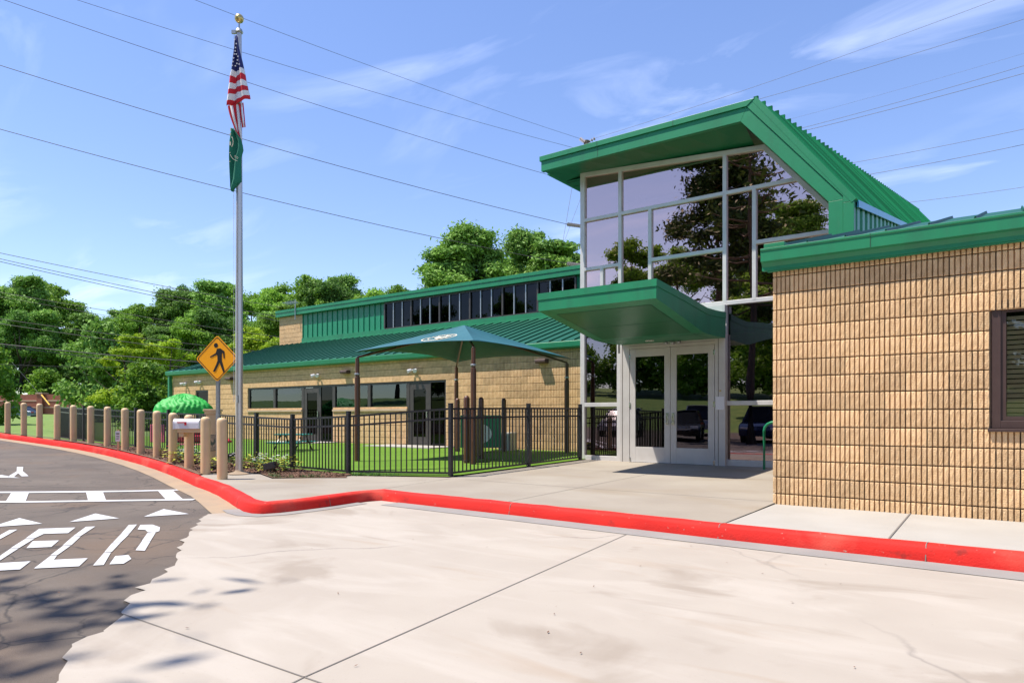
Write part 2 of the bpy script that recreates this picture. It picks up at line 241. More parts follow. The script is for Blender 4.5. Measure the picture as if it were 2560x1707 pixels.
# ---------------------------------------------------------------- helpers
WORLD = set()                          # roots whose parts are given in world space
def link(o, parent=None):
    COL.objects.link(o)
    if parent is not None:
        o.parent = parent
        if parent.name in WORLD: o.matrix_parent_inverse = parent.matrix_basis.inverted()
    return o
def mesh_obj(name, verts, faces, mat=None, parent=None, smooth=False, mats=None, midx=None):
    me = bpy.data.meshes.new(name); me.from_pydata([tuple(v) for v in verts], [], faces); me.update()
    if mats:
        for mm in mats: me.materials.append(M[mm])
        if midx is not None: me.polygons.foreach_set('material_index', midx)
    elif mat: me.materials.append(M[mat])
    if smooth: me.polygons.foreach_set('use_smooth', [True] * len(me.polygons))
    o = bpy.data.objects.new(name, me); return link(o, parent)
class MB:
    def __init__(s): s.v = []; s.f = []
    def box(s, x0, x1, y0, y1, z0, z1):
        i = len(s.v); s.v += [(x0, y0, z0), (x1, y0, z0), (x1, y1, z0), (x0, y1, z0), (x0, y0, z1), (x1, y0, z1), (x1, y1, z1), (x0, y1, z1)]
        s.f += [(i, i+3, i+2, i+1), (i+4, i+5, i+6, i+7), (i, i+1, i+5, i+4), (i+1, i+2, i+6, i+5), (i+2, i+3, i+7, i+6), (i+3, i, i+4, i+7)]; return s
    def obox(s, c, ax, ay, az, hx, hy, hz):
        c, ax, ay, az = Vector(c), Vector(ax).normalized(), Vector(ay).normalized(), Vector(az).normalized(); i = len(s.v)
        for dz in (-1, 1):
            for dx_, dy_ in ((-1, -1), (1, -1), (1, 1), (-1, 1)): s.v.append(tuple(c + ax*hx*dx_ + ay*hy*dy_ + az*hz*dz))
        s.f += [(i, i+3, i+2, i+1), (i+4, i+5, i+6, i+7), (i, i+1, i+5, i+4), (i+1, i+2, i+6, i+5), (i+2, i+3, i+7, i+6), (i+3, i, i+4, i+7)]; return s
    def bar(s, p0, p1, w, h, up=(0, 0, 1)):
        p0, p1 = Vector(p0), Vector(p1); d = p1 - p0; L = d.length; d.normalize(); u = Vector(up)
        side = d.cross(u); 
        if side.length < 1e-5: side = d.cross(Vector((1, 0, 0)))
        side.normalize(); u2 = side.cross(d)
        return s.obox((p0 + p1) / 2, d, side, u2, L/2, w/2, h/2)
    def tube(s, pts, r, n=8, cap=True):
        pts = [Vector(p) for p in pts]; rr = r if isinstance(r, (list, tuple)) else [r] * len(pts); base = len(s.v); prev = None
        for k, p in enumerate(pts):
            d = (pts[min(k+1, len(pts)-1)] - pts[max(k-1, 0)]).normalized()
            a = d.cross(Vector((0, 0, 1)))
            if a.length < 1e-3: a = Vector((1, 0, 0)) if prev is None else prev
            a = (a - d * a.dot(d)).normalized(); prev = a; b = d.cross(a)
            for j in range(n):
                t = 2*math.pi*j/n; s.v.append(tuple(p + (a*math.cos(t) + b*math.sin(t)) * rr[k]))
        for k in range(len(pts)-1):
            for j in range(n):
                s.f.append((base+k*n+j, base+k*n+(j+1) % n, base+(k+1)*n+(j+1) % n, base+(k+1)*n+j))
        if cap: s.f.append(tuple(base+j for j in range(n))[::-1]); s.f.append(tuple(base+(len(pts)-1)*n+j for j in range(n)))
        return s
    def lathe(s, prof, n=16, c=(0, 0, 0)):
        base = len(s.v)
        for r_, z_ in prof:
            for j in range(n):
                t = 2*math.pi*j/n; s.v.append((c[0]+r_*math.cos(t), c[1]+r_*math.sin(t), c[2]+z_))
        for k in range(len(prof)-1):
            for j in range(n): s.f.append((base+k*n+j, base+k*n+(j+1) % n, base+(k+1)*n+(j+1) % n, base+(k+1)*n+j))
        s.f.append(tuple(base+(len(prof)-1)*n+j for j in range(n))); return s
    def prism_y(s, poly, y0, y1):      # poly of (x,z)
        i = len(s.v); n = len(poly)
        s.v += [(x, y0, z) for x, z in poly] + [(x, y1, z) for x, z in poly]
        s.f += [tuple(range(i, i+n)), tuple(range(i+n, i+2*n))[::-1]] + [(i+k, i+n+k, i+n+(k+1) % n, i+(k+1) % n) for k in range(n)]; return s
    def prism_x(s, poly, x0, x1):      # poly of (y,z)
        i = len(s.v); n = len(poly)
        s.v += [(x0, y, z) for y, z in poly] + [(x1, y, z) for y, z in poly]
        s.f += [tuple(range(i, i+n)), tuple(range(i+n, i+2*n))[::-1]] + [(i+k, i+n+k, i+n+(k+1) % n, i+(k+1) % n) for k in range(n)]; return s
    def quad(s, *p):
        i = len(s.v); s.v += [tuple(q) for q in p]; s.f.append(tuple(range(i, i+len(p)))); return s
    def build(s, name, mat, parent=None, smooth=False, bevel=0.0, seg=2, fix=True):
        o = mesh_obj(name, s.v, s.f, mat, parent, smooth)
        if fix:
            bm = bmesh.new(); bm.from_mesh(o.data); bmesh.ops.recalc_face_normals(bm, faces=bm.faces); bm.to_mesh(o.data); bm.free()
        if bevel:
            md = o.modifiers.new('bevel', 'BEVEL'); md.width = bevel; md.segments = seg; md.limit_method = 'ANGLE'
        if smooth and fix:
            o.data.set_sharp_from_angle(angle=R(42))
        return o
def tag(o, label=None, cat=None, group=None, kind=None):
    if label: o['label'] = label
    if cat: o['category'] = cat
    if group: o['group'] = group
    if kind: o['kind'] = kind
    return o
def empty(name, loc=(0, 0, 0), rz=0.0, label=None, cat=None, group=None):
    o = bpy.data.objects.new(name, None); o.empty_display_size = 0.2; link(o); o.location = loc; o.rotation_euler = (0, 0, rz)
    return tag(o, label, cat, group)
def inst(src, parent, loc=None, rot=None, name=None):
    o = bpy.data.objects.new(name or src.name.split('.')[0], src.data); link(o, parent)
    if loc is not None: o.location = loc
    if rot is not None: o.rotation_euler = rot
    return o
def from_mesh(name, me, parent, loc=(0, 0, 0), rot=(0, 0, 0), scale=None):
    o = bpy.data.objects.new(name, me); link(o, parent); o.location = loc; o.rotation_euler = rot
    if scale: o.scale = scale
    return o
def wempty(*a, **k):                   # a root whose parts are given in world space
    o = empty(*a, **k); WORLD.add(o.name); return o

# ---------------------------------------------------------------- terrain functions
def smooth01(a, b, x):
    t = min(1, max(0, (x - a) / (b - a))); return t*t*(3 - 2*t)
def ramp(x):
    u = -11.5 - x
    return 0.0 if u <= 0 else min(0.95, 0.033*u if u > 1.5 else 0.033*u*u/3 + 0.0165*u)
def wY(y):
    return float(np.interp(y, [8.3, 10.2, 15.0], [1.0, 0.33, 0.08]))
def G(x, y):
    return 0.14 + 0.0175*min(7, max(0, y - 7)) + ramp(x)*wY(y)
KERB = [(-60, 6.9), (-48, 7.3), (-40, 7.6), (-35, 7.85), (-31, 8.0), (-27.5, 8.08), (-25, 8.1), (-23, 8.1), (-21, 8.05), (-19.5, 7.93), (-18.1, 7.76), (-16.8, 7.55), (-15.8, 7.38), (-14.4, 7.08), (-13.2, 6.78), (-12.1, 6.48), (-11, 6.15), (-10, 5.82), (-9.2, 5.5), (-8.67, 5.28), (-8.2, 5.08), (-7.92, 4.97), (-7.68, 4.93), (-7.52, 4.98), (-7.44, 5.15), (-7.41, 5.5), (-7.42, 5.95), (-7.47, 6.45), (-7.5, 6.70), (-7.42, 6.82), (-7.1, 6.80), (-5.24, 6.75), (-2.37, 6.65), (0.06, 6.62), (6, 6.60), (14, 6.60)]
def offset_path(path, d):
    out = []
    for i, p in enumerate(path):
        a = Vector(path[max(0, i-1)]); b = Vector(path[min(len(path)-1, i+1)]); p = Vector(p)
        d1 = (p - a).normalized() if i > 0 else (b - p).normalized(); d2 = (b - p).normalized() if i < len(path)-1 else d1
        n1 = Vector((-d1.y, d1.x)); n2 = Vector((-d2.y, d2.x)); m = (n1 + n2)
        m = m.normalized() if m.length > 1e-6 else n1
        out.append(p + m * (d / max(0.55, m.dot(n1))))
    return out
def sheet(name, outline, zf, mat, inner=None, parent=None):
    pts = [Vector(p[:2]) for p in outline] + ([Vector(p) for p in inner] if inner else [])
    r = geometry.delaunay_2d_cdt(pts, [], [list(range(len(outline)))], 1, 1e-5)
    vs_ = [(v.x, v.y, zf(v.x, v.y)) for v in r[0]]
    o = mesh_obj(name, vs_, [tuple(f) for f in r[2]], mat, parent)
    bm = bmesh.new(); bm.from_mesh(o.data)
    for f in bm.faces:
        f.normal_update()
        if f.normal.z < 0: f.normal_flip()
    bm.to_mesh(o.data); bm.free(); return o
def struct(o): o['kind'] = 'structure'; return o
# ================================================================ ground
def gz(x, y):
    r = math.hypot(x, y)
    near = G(x, y) - 0.30 if (-34 < x < 20 and -60 < y < 16) else G(x, y) - 0.10
    if x < -31 and y > 7: near = G(x, y) - 0.02
    far = 1.0 + 0.02*max(0, r - 85)
    t = smooth01(38, 82, r) if y > 0.27*abs(x) else smooth01(60, 130, r)
    bank = 0.17*max(0.0, -17.0 - y) if y < -17 else 0.0
    return near*(1-t) + (far if y > 0 else 0.2)*t + min(bank, 4.5)
gx = np.concatenate([np.linspace(-420, -70, 15), np.arange(-64, 24, 2.0), np.linspace(30, 420, 14)])
gy = np.concatenate([np.linspace(-420, -30, 14), np.arange(-24, 34, 1.5), np.linspace(40, 480, 20)])
gv = [(x, y, gz(x, y)) for y in gy for x in gx]; nx = len(gx)
gf = [(j*nx+i, j*nx+i+1, (j+1)*nx+i+1, (j+1)*nx+i) for j in range(len(gy)-1) for i in range(nx-1)]
struct(mesh_obj('ground', gv, gf, 'grass', smooth=True))

KB = [Vector(p) for p in KERB]; KI = offset_path(KERB, 0.19)
def kerbY(x):
    return float(np.interp(x, [-60, -48, -40, -35, -31, -27.5, -25, -23, -21, -19.5, -18.1, -16.8, -15.8, -14.4, -13.2, -12.1, -11, -10.5], [6.9, 7.3, 7.6, 7.85, 8.0, 8.08, 8.1, 8.1, 8.05, 7.93, 7.76, 7.55, 7.38, 7.08, 6.78, 6.48, 6.15, 6.0]))
# road sheet (asphalt), follows the climb of the lane to the left
xs = np.concatenate([np.arange(-60, -20, 2.0), np.arange(-20, -10, 0.25), np.arange(-10, 42, 3.0)]); tt = np.concatenate([[0, .3], np.linspace(.5, 1, 14)])
rv = []
for x in xs:
    y1 = kerbY(x) + 0.08 if x < -10.5 else 6.95
    for t in tt: rv.append((x, -17.5*(1-t) + y1*t, ramp(x)))
m_ = len(tt)
rf = [(i*m_+j, (i+1)*m_+j, (i+1)*m_+j+1, i*m_+j+1) for i in range(len(xs)-1) for j in range(m_-1)]
road = struct(mesh_obj('road', rv, rf, 'asphalt'))

# concrete apron with its ragged poured edge against the asphalt
edge = [(-8.10, 4.60), (-7.49, 4.11), (-7.03, 3.79), (-6.61, 3.46), (-6.33, 3.34), (-5.83, 3.02), (-5.45, 2.73), (-5.19, 2.51), (-4.84, 2.20), (-4.39, 1.95), (-4.16, 1.74), (-4.12, 1.64), (-4.0, 1.52), (-3.62, 1.32), (-3.53, 1.28), (-2.6, 0.55), (-1.4, -0.5), (0.4, -1.7), (3, -3.4), (8, -6), (18, -10), (40, -15)]
e2 = []; rr = random.Random(3)
for a, b in zip(edge[:-1], edge[1:]):
    L = math.dist(a, b); n = max(2, int(L/0.11)) if a[0] < -2 else 6
    for k in range(n):
        t = k/n; j = 0.045 if 0 < k else 0.0
        e2.append((a[0]+(b[0]-a[0])*t + rr.uniform(-j, j), a[1]+(b[1]-a[1])*t + rr.uniform(-j, j)))
e2.append(edge[-1])
out = e2 + [(40, 6.75), (14, 6.75), (6, 6.75), (0.06, 6.77), (-2.37, 6.79), (-5.24, 6.86), (-7.35, 6.88), (-7.44, 6.6), (-7.38, 5.9), (-7.37, 5.2), (-7.5, 5.04), (-7.9, 5.03)]
apron = struct(sheet('concrete_apron', out, lambda x, y: 0.010, 'concrete'))
jb = MB()
def groove(p, q, w=0.009, z=0.0135, wob=0.0):
    p, q = Vector(p), Vector(q); d = (q-p).normalized(); n = Vector((-d.y, d.x)) * w/2
    jb.quad((*(p-n), z), (*(q-n), z), (*(q+n), z), (*(p+n), z))
groove((-4.42, 1.955), (-2.66, 1.98)); groove((-2.66, 1.98), (3.4, 2.05)); groove((-2.66, 1.98), (-3.22, 6.36)); groove((-2.66, 1.98), (-2.3, 0.35)); groove((1.2, 2.02), (0.9, 6.36))
jb.build('control_joint', 'joint_dark', apron, fix=False)
# gutter strips
def strip(name, path, d0, d1, zf, mat, parent=None):
    a = offset_path(path, d0); b = offset_path(path, d1); v = []; f = []
    for p, q in zip(a, b): v += [(p.x, p.y, zf(p.x, p.y)), (q.x, q.y, zf(q.x, q.y))]
    f = [(2*i, 2*i+2, 2*i+3, 2*i+1) for i in range(len(a)-1)]
    return mesh_obj(name, v, f, mat, parent)
pan = []
for a, b in zip(KERB[:22], KERB[1:23]):
    n = max(1, int(math.dist(a, b)/0.3)); pan += [(a[0]+(b[0]-a[0])*k/n, a[1]+(b[1]-a[1])*k/n) for k in range(n)]
struct(strip('gutter_pan', pan + [KERB[22]], -0.36, 0.03, lambda x, y: ramp(x) + 0.008, 'tan_gutter'))
struct(strip('gutter_strip', [(-7.0, 6.80), (-5.24, 6.75), (-2.37, 6.65), (0.06, 6.62), (6, 6.60), (14, 6.60)], -0.33, 0.03, lambda x, y: 0.0145, 'gutter_concrete'))
struct(strip('gutter_corner', [(-8.2, 5.08), (-7.92, 4.97), (-7.68, 4.93), (-7.52, 4.98), (-7.44, 5.15), (-7.41, 5.5), (-7.42, 5.95), (-7.47, 6.45)], -0.20, 0.03, lambda x, y: 0.0148, 'gutter_concrete'))
# red kerb
prof = [(0.0, -0.12), (0.0, 0.012), (0.014, 0.07), (0.026, 0.118), (0.038, 0.138), (0.060, 0.149), (0.10, 0.152), (0.172, 0.150), (0.19, 0.143), (0.19, -0.12)]
dense = []
for a, b in zip(KERB[:-1], KERB[1:]):
    L = math.dist(a, b); n = max(1, int(L/0.22)) if -36 < a[0] < 6 else 1
    dense += [(a[0]+(b[0]-a[0])*k/n, a[1]+(b[1]-a[1])*k/n) for k in range(n)]
dense.append(KERB[-1])
kv = []; kf = []; offs = [offset_path(dense, d) for d, _ in prof]
rr = random.Random(5)
for i, p in enumerate(dense):
    zb = ramp(p[0])
    for k, (d, z) in enumerate(prof):
        jz = rr.uniform(-0.004, 0.004); kv.append((offs[k][i].x + rr.uniform(-.005, .005), offs[k][i].y + rr.uniform(-.006, .006), zb + z + jz))
n = len(prof)
for i in range(len(dense)-1):
    for k in range(n-1): kf.append((i*n+k, (i+1)*n+k, (i+1)*n+k+1, i*n+k+1))
kerb = struct(mesh_obj('kerb', kv, kf, 'red_paint', smooth=True))
jb = MB()
for x in (-13.6, -12.5, -8.55, -7.4, -5.0, -2.45, -0.5):
    i = min(range(len(dense)), key=lambda q: abs(dense[q][0]-x) + (0 if (x != -7.4) else abs(dense[q][1]-5.9)))
    a = Vector(dense[i]); d = (Vector(dense[i+1])-a).normalized(); nn_ = Vector((-d.y, d.x)); zb = ramp(a.x)
    for (o0, z0), (o1, z1) in zip(prof[1:-2], prof[2:-1]):
        p0 = a + nn_*(o0-.003); p1 = a + nn_*(o1-.003); w_ = d*0.004
        jb.quad((*(p0-w_), zb+z0+.004), (*(p1-w_), zb+z1+.004), (*(p1+w_), zb+z1+.004), (*(p0+w_), zb+z0+.004))
jb.build('kerb_joint', 'joint_dark', kerb, fix=False)
# sidewalk: entry court, peninsula, strip along the right wing
ki = [(p.x, p.y) for p in KI]
i_l = KERB.index((-12.1, 6.48)); i_c = KERB.index((-2.37, 6.65))
court = [(ki[i][0], ki[i][1]-0.02) for i in range(i_l, i_c+1)] + [(-2.375, 13.6), (-7.9, 13.6), (-7.86, 8.86), (-9.75, 8.1), (-9.38, 7.86), (-9.97, 7.5), (-10.44, 7.11), (-11.32, 7.46), (-12.0, 7.52), (-12.35, 7.0)]
sw = struct(sheet('sidewalk', court, lambda x, y: 0.14 + 0.0175*max(0, y-7), 'sidewalk', inner=[(x, y) for x in np.arange(-7.2, -2.5, 1.1) for y in (7.0, 7.4, 9, 11, 13)] + [(-9.5, 7), (-8.5, 7), (-8.5, 7.6)]))
ns = struct(sheet('new_sidewalk', [(-2.365, 6.82), (0.06, 6.79), (6, 6.77), (14, 6.77), (14, 8.75), (-2.365, 8.75)], lambda x, y: 0.14 + 0.0175*max(0, y-7)*0.5 , 'new_sidewalk'))
jb = MB()
for p, q in (((-0.90, 6.82), (-0.93, 8.66)), ((0.62, 6.80), (0.60, 8.66)), ((-2.37, 6.86), (-2.37, 8.63))):
    groove(p, q, 0.014, 0.146)
for v_i in range(0, len(jb.v)): jb.v[v_i] = (jb.v[v_i][0], jb.v[v_i][1], 0.1455 + 0.00875*max(0, jb.v[v_i][1]-7) + .003)
jb.build('control_joint', 'joint_dark', ns, fix=False)
jb = MB()
for p, q in (((-7.4, 8.72), (-2.4, 8.72)), ((-7.8, 11.2), (-2.4, 11.2)), ((-5.2, 6.98), (-5.2, 13.3)), ((-9.3, 5.75), (-7.9, 8.3)), ((-7.6, 6.95), (-7.75, 8.75))): groove(p, q, 0.010, 0)
jb.v = [(x, y, 0.14 + 0.0175*max(0, y-7) + 0.004) for x, y, z in jb.v]
jb.build('control_joint', 'joint_dark', sw, fix=False)
# planting bed (mulch) between kerb and fence, turf behind the fence
FENCE = [(-7.85, 13.22, 1.24), (-7.86, 11.22, 1.26), (-7.9, 8.92, 1.27), (-9.75, 8.22, 1.15), (-11.6, 8.36, 1.09), (-13.05, 8.5, 1.08), (-15.1, 8.62, 1.08), (-17.2, 8.72, 1.06), (-19.1, 8.80, 1.07), (-21.2, 8.92, 1.08), (-23.6, 9.3, 1.12), (-26.2, 9.9, 1.2), (-29.2, 10.6, 1.28)]
fl = [(x, y) for x, y, h in FENCE]
bed_out = [ki[i] for i in range(KERB.index((-31, 8.0)), i_l+1)] + [(-12.35, 7.02), (-12.0, 7.54), (-11.32, 7.48), (-10.44, 7.13), (-9.97, 7.52), (-9.38, 7.88), (-9.75, 8.12)] + [(x, y+0.06) for x, y in fl[3:]] + [(-31, 10.9)]
bed = struct(sheet('planting_bed', bed_out, lambda x, y: G(x, y) + 0.012, 'mulch', inner=[(x, kerbY(x)+dy_) for x in np.arange(-30, -12, 0.8) for dy_ in (0.45, 0.8, 1.15)]))
turf_out = [(x + (0.02 if i < 3 else 0), y - (0.09 if i > 2 else 0)) for i, (x, y) in enumerate(fl)]
turf_out = [(-7.84, 15.85), (-7.84, 13.22)] + [(-7.86, 11.22), (-7.88, 8.84), (-9.77, 8.13)] + [(x, y+0.05) for x, y in fl[4:]] + [(-31.5, 11.2), (-31.5, 15.85)]
struct(sheet('turf', turf_out, lambda x, y: G(x, y) + 0.02, 'turf', inner=[(x, y) for x in np.arange(-30.5, -8.2, 0.9) for y in np.arange(9.2, 15.6, 0.7) if y > np.interp(x, [-29.2, -21.2, -9.75, -7.9], [10.75, 9.1, 8.5, 9.0])]))
# door slabs by the left wing
for x0, x1 in ((-16.6, -13.7), (-21.9, -19.2)):
    o = MB().box(x0, x1, 14.55, 15.78, 0.2, G((x0+x1)/2, 15) + 0.045).build('door_slab', 'new_sidewalk', None)
    struct(o)

# painted markings on the road
def paint(name, polys, dz=0.004):
    b = MB()
    for p in polys:
        b.quad(*[(x, y, ramp(x) + dz + 0.003) for x, y in p])
    o = b.build(name, 'road_paint', road, fix=False)
    bm = bmesh.new(); bm.from_mesh(o.data); bmesh.ops.triangulate(bm, faces=bm.faces)
    for f in bm.faces:
        f.normal_update()
        if f.normal.z < 0: f.normal_flip()
    bm.to_mesh(o.data); bm.free(); return o
def qstrip(p0, p1, w, n=8):
    p0, p1 = Vector(p0), Vector(p1); d = (p1-p0).normalized(); nn_ = Vector((-d.y, d.x))*w/2
    return [[tuple(p0+(p1-p0)*k/n-nn_), tuple(p0+(p1-p0)*(k+1)/n-nn_), tuple(p0+(p1-p0)*(k+1)/n+nn_), tuple(p0+(p1-p0)*k/n+nn_)] for k in range(n)]
cd = Vector((11.14-12.75, 5.92-3.835)).normalized()
l1a = Vector((-12.75, 3.835)); l1b = Vector((-11.14, 5.92)); dl = (l1b-l1a).normalized()
l2a = Vector((-11.63, 3.50)); l2b = Vector((-9.72, 5.31))
paint('crosswalk_line', qstrip(l1a - dl*8, l1b, 0.17, 14)); paint('crosswalk_line', qstrip(l2a - (l2b-l2a).normalized()*8, l2b, 0.17, 14))
for b_ in ([(-12.59, 3.93), (-12.45, 4.12), (-11.48, 3.76), (-11.62, 3.56)], [(-12.03, 4.77), (-11.88, 4.96), (-10.65, 4.49), (-10.82, 4.32)], [(-11.37, 5.59), (-11.20, 5.75), (-9.92, 5.24), (-10.08, 5.07)], [(-13.3, 3.0), (-13.15, 3.19), (-12.3, 2.86), (-12.44, 2.68)]): paint('crosswalk_bar', [b_])
for t_ in ([(-9.63, 3.09), (-9.09, 2.64), (-8.91, 3.08)], [(-9.31, 3.8), (-8.81, 3.32), (-8.64, 3.79)], [(-9.04, 4.52), (-8.54, 4.03), (-8.33, 4.48)], [(-14.6, 4.69), (-15.15, 4.19), (-15.3, 4.62)]): paint('yield_triangle', [t_])
Yl = [(-16.72, 5.32), (-16.65, 5.41), (-15.82, 5.13), (-14.82, 4.9), (-14.85, 4.8), (-15.46, 4.94), (-14.81, 4.66), (-14.84, 4.56), (-15.82, 5.03)]
paint('letter_y', [[Yl[0], Yl[1], Yl[2], Yl[8]], [Yl[2], Yl[3], Yl[4], Yl[5]], [Yl[8], Yl[2], Yl[5]], [Yl[8], Yl[5], Yl[6], Yl[7]]])
paint('letter_i', [[(-8.7, 2.7), (-8.66, 2.76), (-8.12, 2.44), (-8.13, 2.37)], [(-8.10, 2.36), (-8.07, 2.42), (-7.5, 2.06), (-7.55, 2.0)], [(-7.5, 1.98), (-7.46, 2.04), (-6.9, 1.70), (-6.95, 1.64)]])
paint('letter_e', [[(-8.53, 2.92), (-8.31, 3.19), (-7.97, 2.99), (-8.12, 2.82)], [(-8.53, 2.92), (-8.12, 2.82), (-7.9, 2.66), (-7.97, 2.61)], [(-7.94, 2.6), (-7.87, 2.65), (-7.43, 2.38), (-7.5, 2.34)], [(-7.47, 2.33), (-7.41, 2.37), (-6.92, 2.08), (-6.97, 2.05)], [(-7.73, 2.59), (-7.57, 2.76), (-7.25, 2.58), (-7.37, 2.42)], [(-6.8, 2.03), (-6.67, 2.22), (-6.38, 2.05), (-6.51, 1.88)]])
paint('letter_l', [[(-8.27, 3.28), (-8.21, 3.35), (-7.67, 2.99), (-7.70, 2.93)], [(-7.68, 2.92), (-7.64, 2.98), (-7.2, 2.73), (-7.24, 2.67)], [(-7.21, 2.66), (-7.17, 2.71), (-6.78, 2.46), (-6.82, 2.42)], [(-6.79, 2.41), (-6.76, 2.45), (-6.58, 2.36), (-6.33, 2.13)], [(-6.58, 2.36), (-6.42, 2.56), (-6.13, 2.38), (-6.33, 2.13)]])
paint('letter_d', [[(-8.02, 3.62), (-7.98, 3.69), (-7.43, 3.36), (-7.48, 3.3)], [(-7.46, 3.29), (-7.39, 3.34), (-6.97, 3.07), (-7.02, 3.02)], [(-6.99, 3.0), (-6.95, 3.06), (-6.55, 2.81), (-6.58, 2.76)], [(-6.56, 2.75), (-6.52, 2.79), (-6.02, 2.52), (-6.07, 2.46)], [(-7.92, 3.7), (-7.83, 3.79), (-7.58, 3.75), (-7.53, 3.57), (-7.62, 3.53)], [(-7.58, 3.75), (-7.33, 3.62), (-7.27, 3.54), (-7.35, 3.51), (-7.53, 3.57)], [(-7.3, 3.48), (-7.25, 3.54), (-6.8, 3.27), (-6.85, 3.21)], [(-6.83, 3.2), (-6.78, 3.26), (-6.36, 3.01), (-6.45, 2.97)], [(-6.32, 2.74), (-6.28, 2.83), (-6.09, 2.77), (-5.94, 2.64), (-6.01, 2.56)]])

# ================================================================ ribbed block walls
P = 0.0508; CH = 0.2032; JT = 0.0125
_bm = {}
def block_data(nr, var, lod):
    key = (nr, var, lod)
    if key in _bm: return _bm[key]
    rn = random.Random(nr*100 + var*7 + lod); W = nr*P - JT; g = 0.0135; cols = [(0.0, 0.07)]
    x = 0.0
    for i in range(nr):
        w = P - g if i < nr-1 else W - x
        if lod == 0: cols += [(x+.0005, 0), (x+.004, -.0018), (x+w*0.5, -.0022), (x+w-.004, -.0018), (x+w-.0005, 0)]
        else: cols += [(x+.0005, 0), (x+w-.0005, 0)]
        if i < nr-1: cols += [(x+w, .034), (x+P-.0005, .034)]
        x += P
    cols.append((W, 0.07))
    H = CH - JT; zr = [0, .012, .05, .097, .15, H-.012, H] if lod == 0 else [0, H]
    rows = [(0, True)] + [(z, False) for z in zr] + [(H, True)]
    v = []
    for ri, (z, back) in enumerate(rows):
        for (cx_, cy_) in cols:
            y = cy_
            if back: y = 0.07
            elif cy_ <= 0 and lod == 0:
                edge_ = z in (0, H)
                y = cy_ + rn.uniform(-.0021, .0021) + (.003 if edge_ else 0)
            jx = rn.uniform(-.0012, .0012) if (lod == 0 and cy_ <= 0 and not back) else 0
            v.append((cx_ + jx, y, z))
    nc = len(cols); f = [(r_*nc+c, r_*nc+c+1, (r_+1)*nc+c+1, (r_+1)*nc+c) for r_ in range(len(rows)-1) for c in range(nc-1)]
    me = bpy.data.meshes.new('block'); me.from_pydata(v, [], f); me.update(); me.materials.append(M['block'])
    _bm[key] = me; return me
def lay_blocks(x0, x1, z0, ncourse, openings, yface):
    """list of (x, z, ribs) pieces on a rib grid that starts at x0"""
    out_ = []; tot = int(round((x1-x0)/P))
    for c in range(ncourse):
        z = z0 + c*CH; free = [True]*tot
        for (a, b, lo, hi) in openings:
            if z + CH*0.5 > lo and z + CH*0.5 < hi:
                for k in range(max(0, int(round((a-x0)/P))), min(tot, int(round((b-x0)/P)))): free[k] = False
        k = 0
        while k < tot:
            if not free[k]: k += 1; continue
            off = 4 if c % 2 else 0
            end = ((k + off)//8 + 1)*8 - off
            e = k
            while e < min(end, tot) and free[e]: e += 1
            out_.append((x0 + k*P, z, e-k)); k = e
    return out_
# ---------------------------------------------------------------- right wing (near block wall)
rw = wempty('block_wing', (0, 9.0, 0.15), label='tan ribbed block wing with green gutter at the right edge', cat='building')
WX = 4.2
core = MB()
for a, b, lo, hi in ((-2.375, -0.2, 0.0, 3.15), (1.02, WX, 0.0, 3.15), (-0.2, 1.02, 0.0, 1.10), (-0.2, 1.02, 2.42, 3.15)): core.box(a, b, 8.668, 8.85, lo, hi)
core.box(-2.375, -2.20, 8.85, 13.4, 0.0, 3.15)
wall_r = core.build('wall', 'mortar', rw, fix=False)
op = [(-0.2, 1.02, 1.10, 2.42)]
for i, (x, z, nr) in enumerate(lay_blocks(-2.39, 2.1, 0.087, 15, op, 8.63)):
    o = from_mesh('block', block_data(nr, i % 7, 0), wall_r, (x, 8.63, z))
# window
wf = MB().box(-0.2, -0.12, 8.655, 8.72, 1.10, 2.42).box(0.94, 1.02, 8.655, 8.72, 1.10, 2.42).box(-0.12, 0.94, 8.655, 8.72, 2.34, 2.42).box(-0.12, 0.94, 8.655, 8.72, 1.10, 1.18)
win = wf.build('window', 'brown_frame', rw, bevel=0.004)
MB().box(-0.118, -0.075, 8.675, 8.70, 1.182, 2.338).box(0.895, 0.938, 8.675, 8.70, 1.182, 2.338).box(-0.075, 0.895, 8.675, 8.70, 2.295, 2.338).box(-0.075, 0.895, 8.675, 8.70, 1.182, 1.225).build('sash', 'brown_frame', win)
MB().box(-0.074, 0.894, 8.688, 8.694, 1.226, 2.294).build('pane', 'clear_glass', win)
MB().box(-0.23, 1.05, 8.59, 8.654, 1.066, 1.098).build('sill', 'brown_frame', win, bevel=0.004)
for k in range(21):
    zc_ = 1.235 + k*0.05
    if k % 1 == 0: MB().quad((-0.07, 8.702, zc_-.019), (0.89, 8.702, zc_-.019), (0.89, 8.730, zc_+.021), (-0.07, 8.730, zc_+.021)).build('blind_slat', 'blind_beige', win, fix=False)
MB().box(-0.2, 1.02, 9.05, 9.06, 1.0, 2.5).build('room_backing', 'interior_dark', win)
# gutter: stepped profile
gp = [(8.62, 3.00), (8.555, 3.00), (8.555, 3.045), (8.53, 3.09), (8.495, 3.105), (8.495, 3.23), (8.485, 3.238), (8.485, 3.262), (8.62, 3.262)]
gut = MB().prism_x(gp, -2.50, WX).build('gutter', 'green_metal', rw, bevel=0.003)
MB().box(-1.304, -1.297, 8.482, 8.4845, 3.24, 3.26).box(-1.304, -1.297, 8.492, 8.4945, 3.107, 3.228).box(0.496, 0.503, 8.492, 8.4945, 3.107, 3.228).build('lap_joint', 'seam_dark', rw)
MB().prism_x([(8.62, 2.985), (8.565, 2.985), (8.565, 2.999), (8.62, 2.999)], -2.44, WX).build('soffit_trim', 'green_metal', rw)
MB().box(-2.46, -2.22, 8.49, 8.70, 3.263, 3.315).build('gutter_end_box', 'green_metal', rw, bevel=0.004)
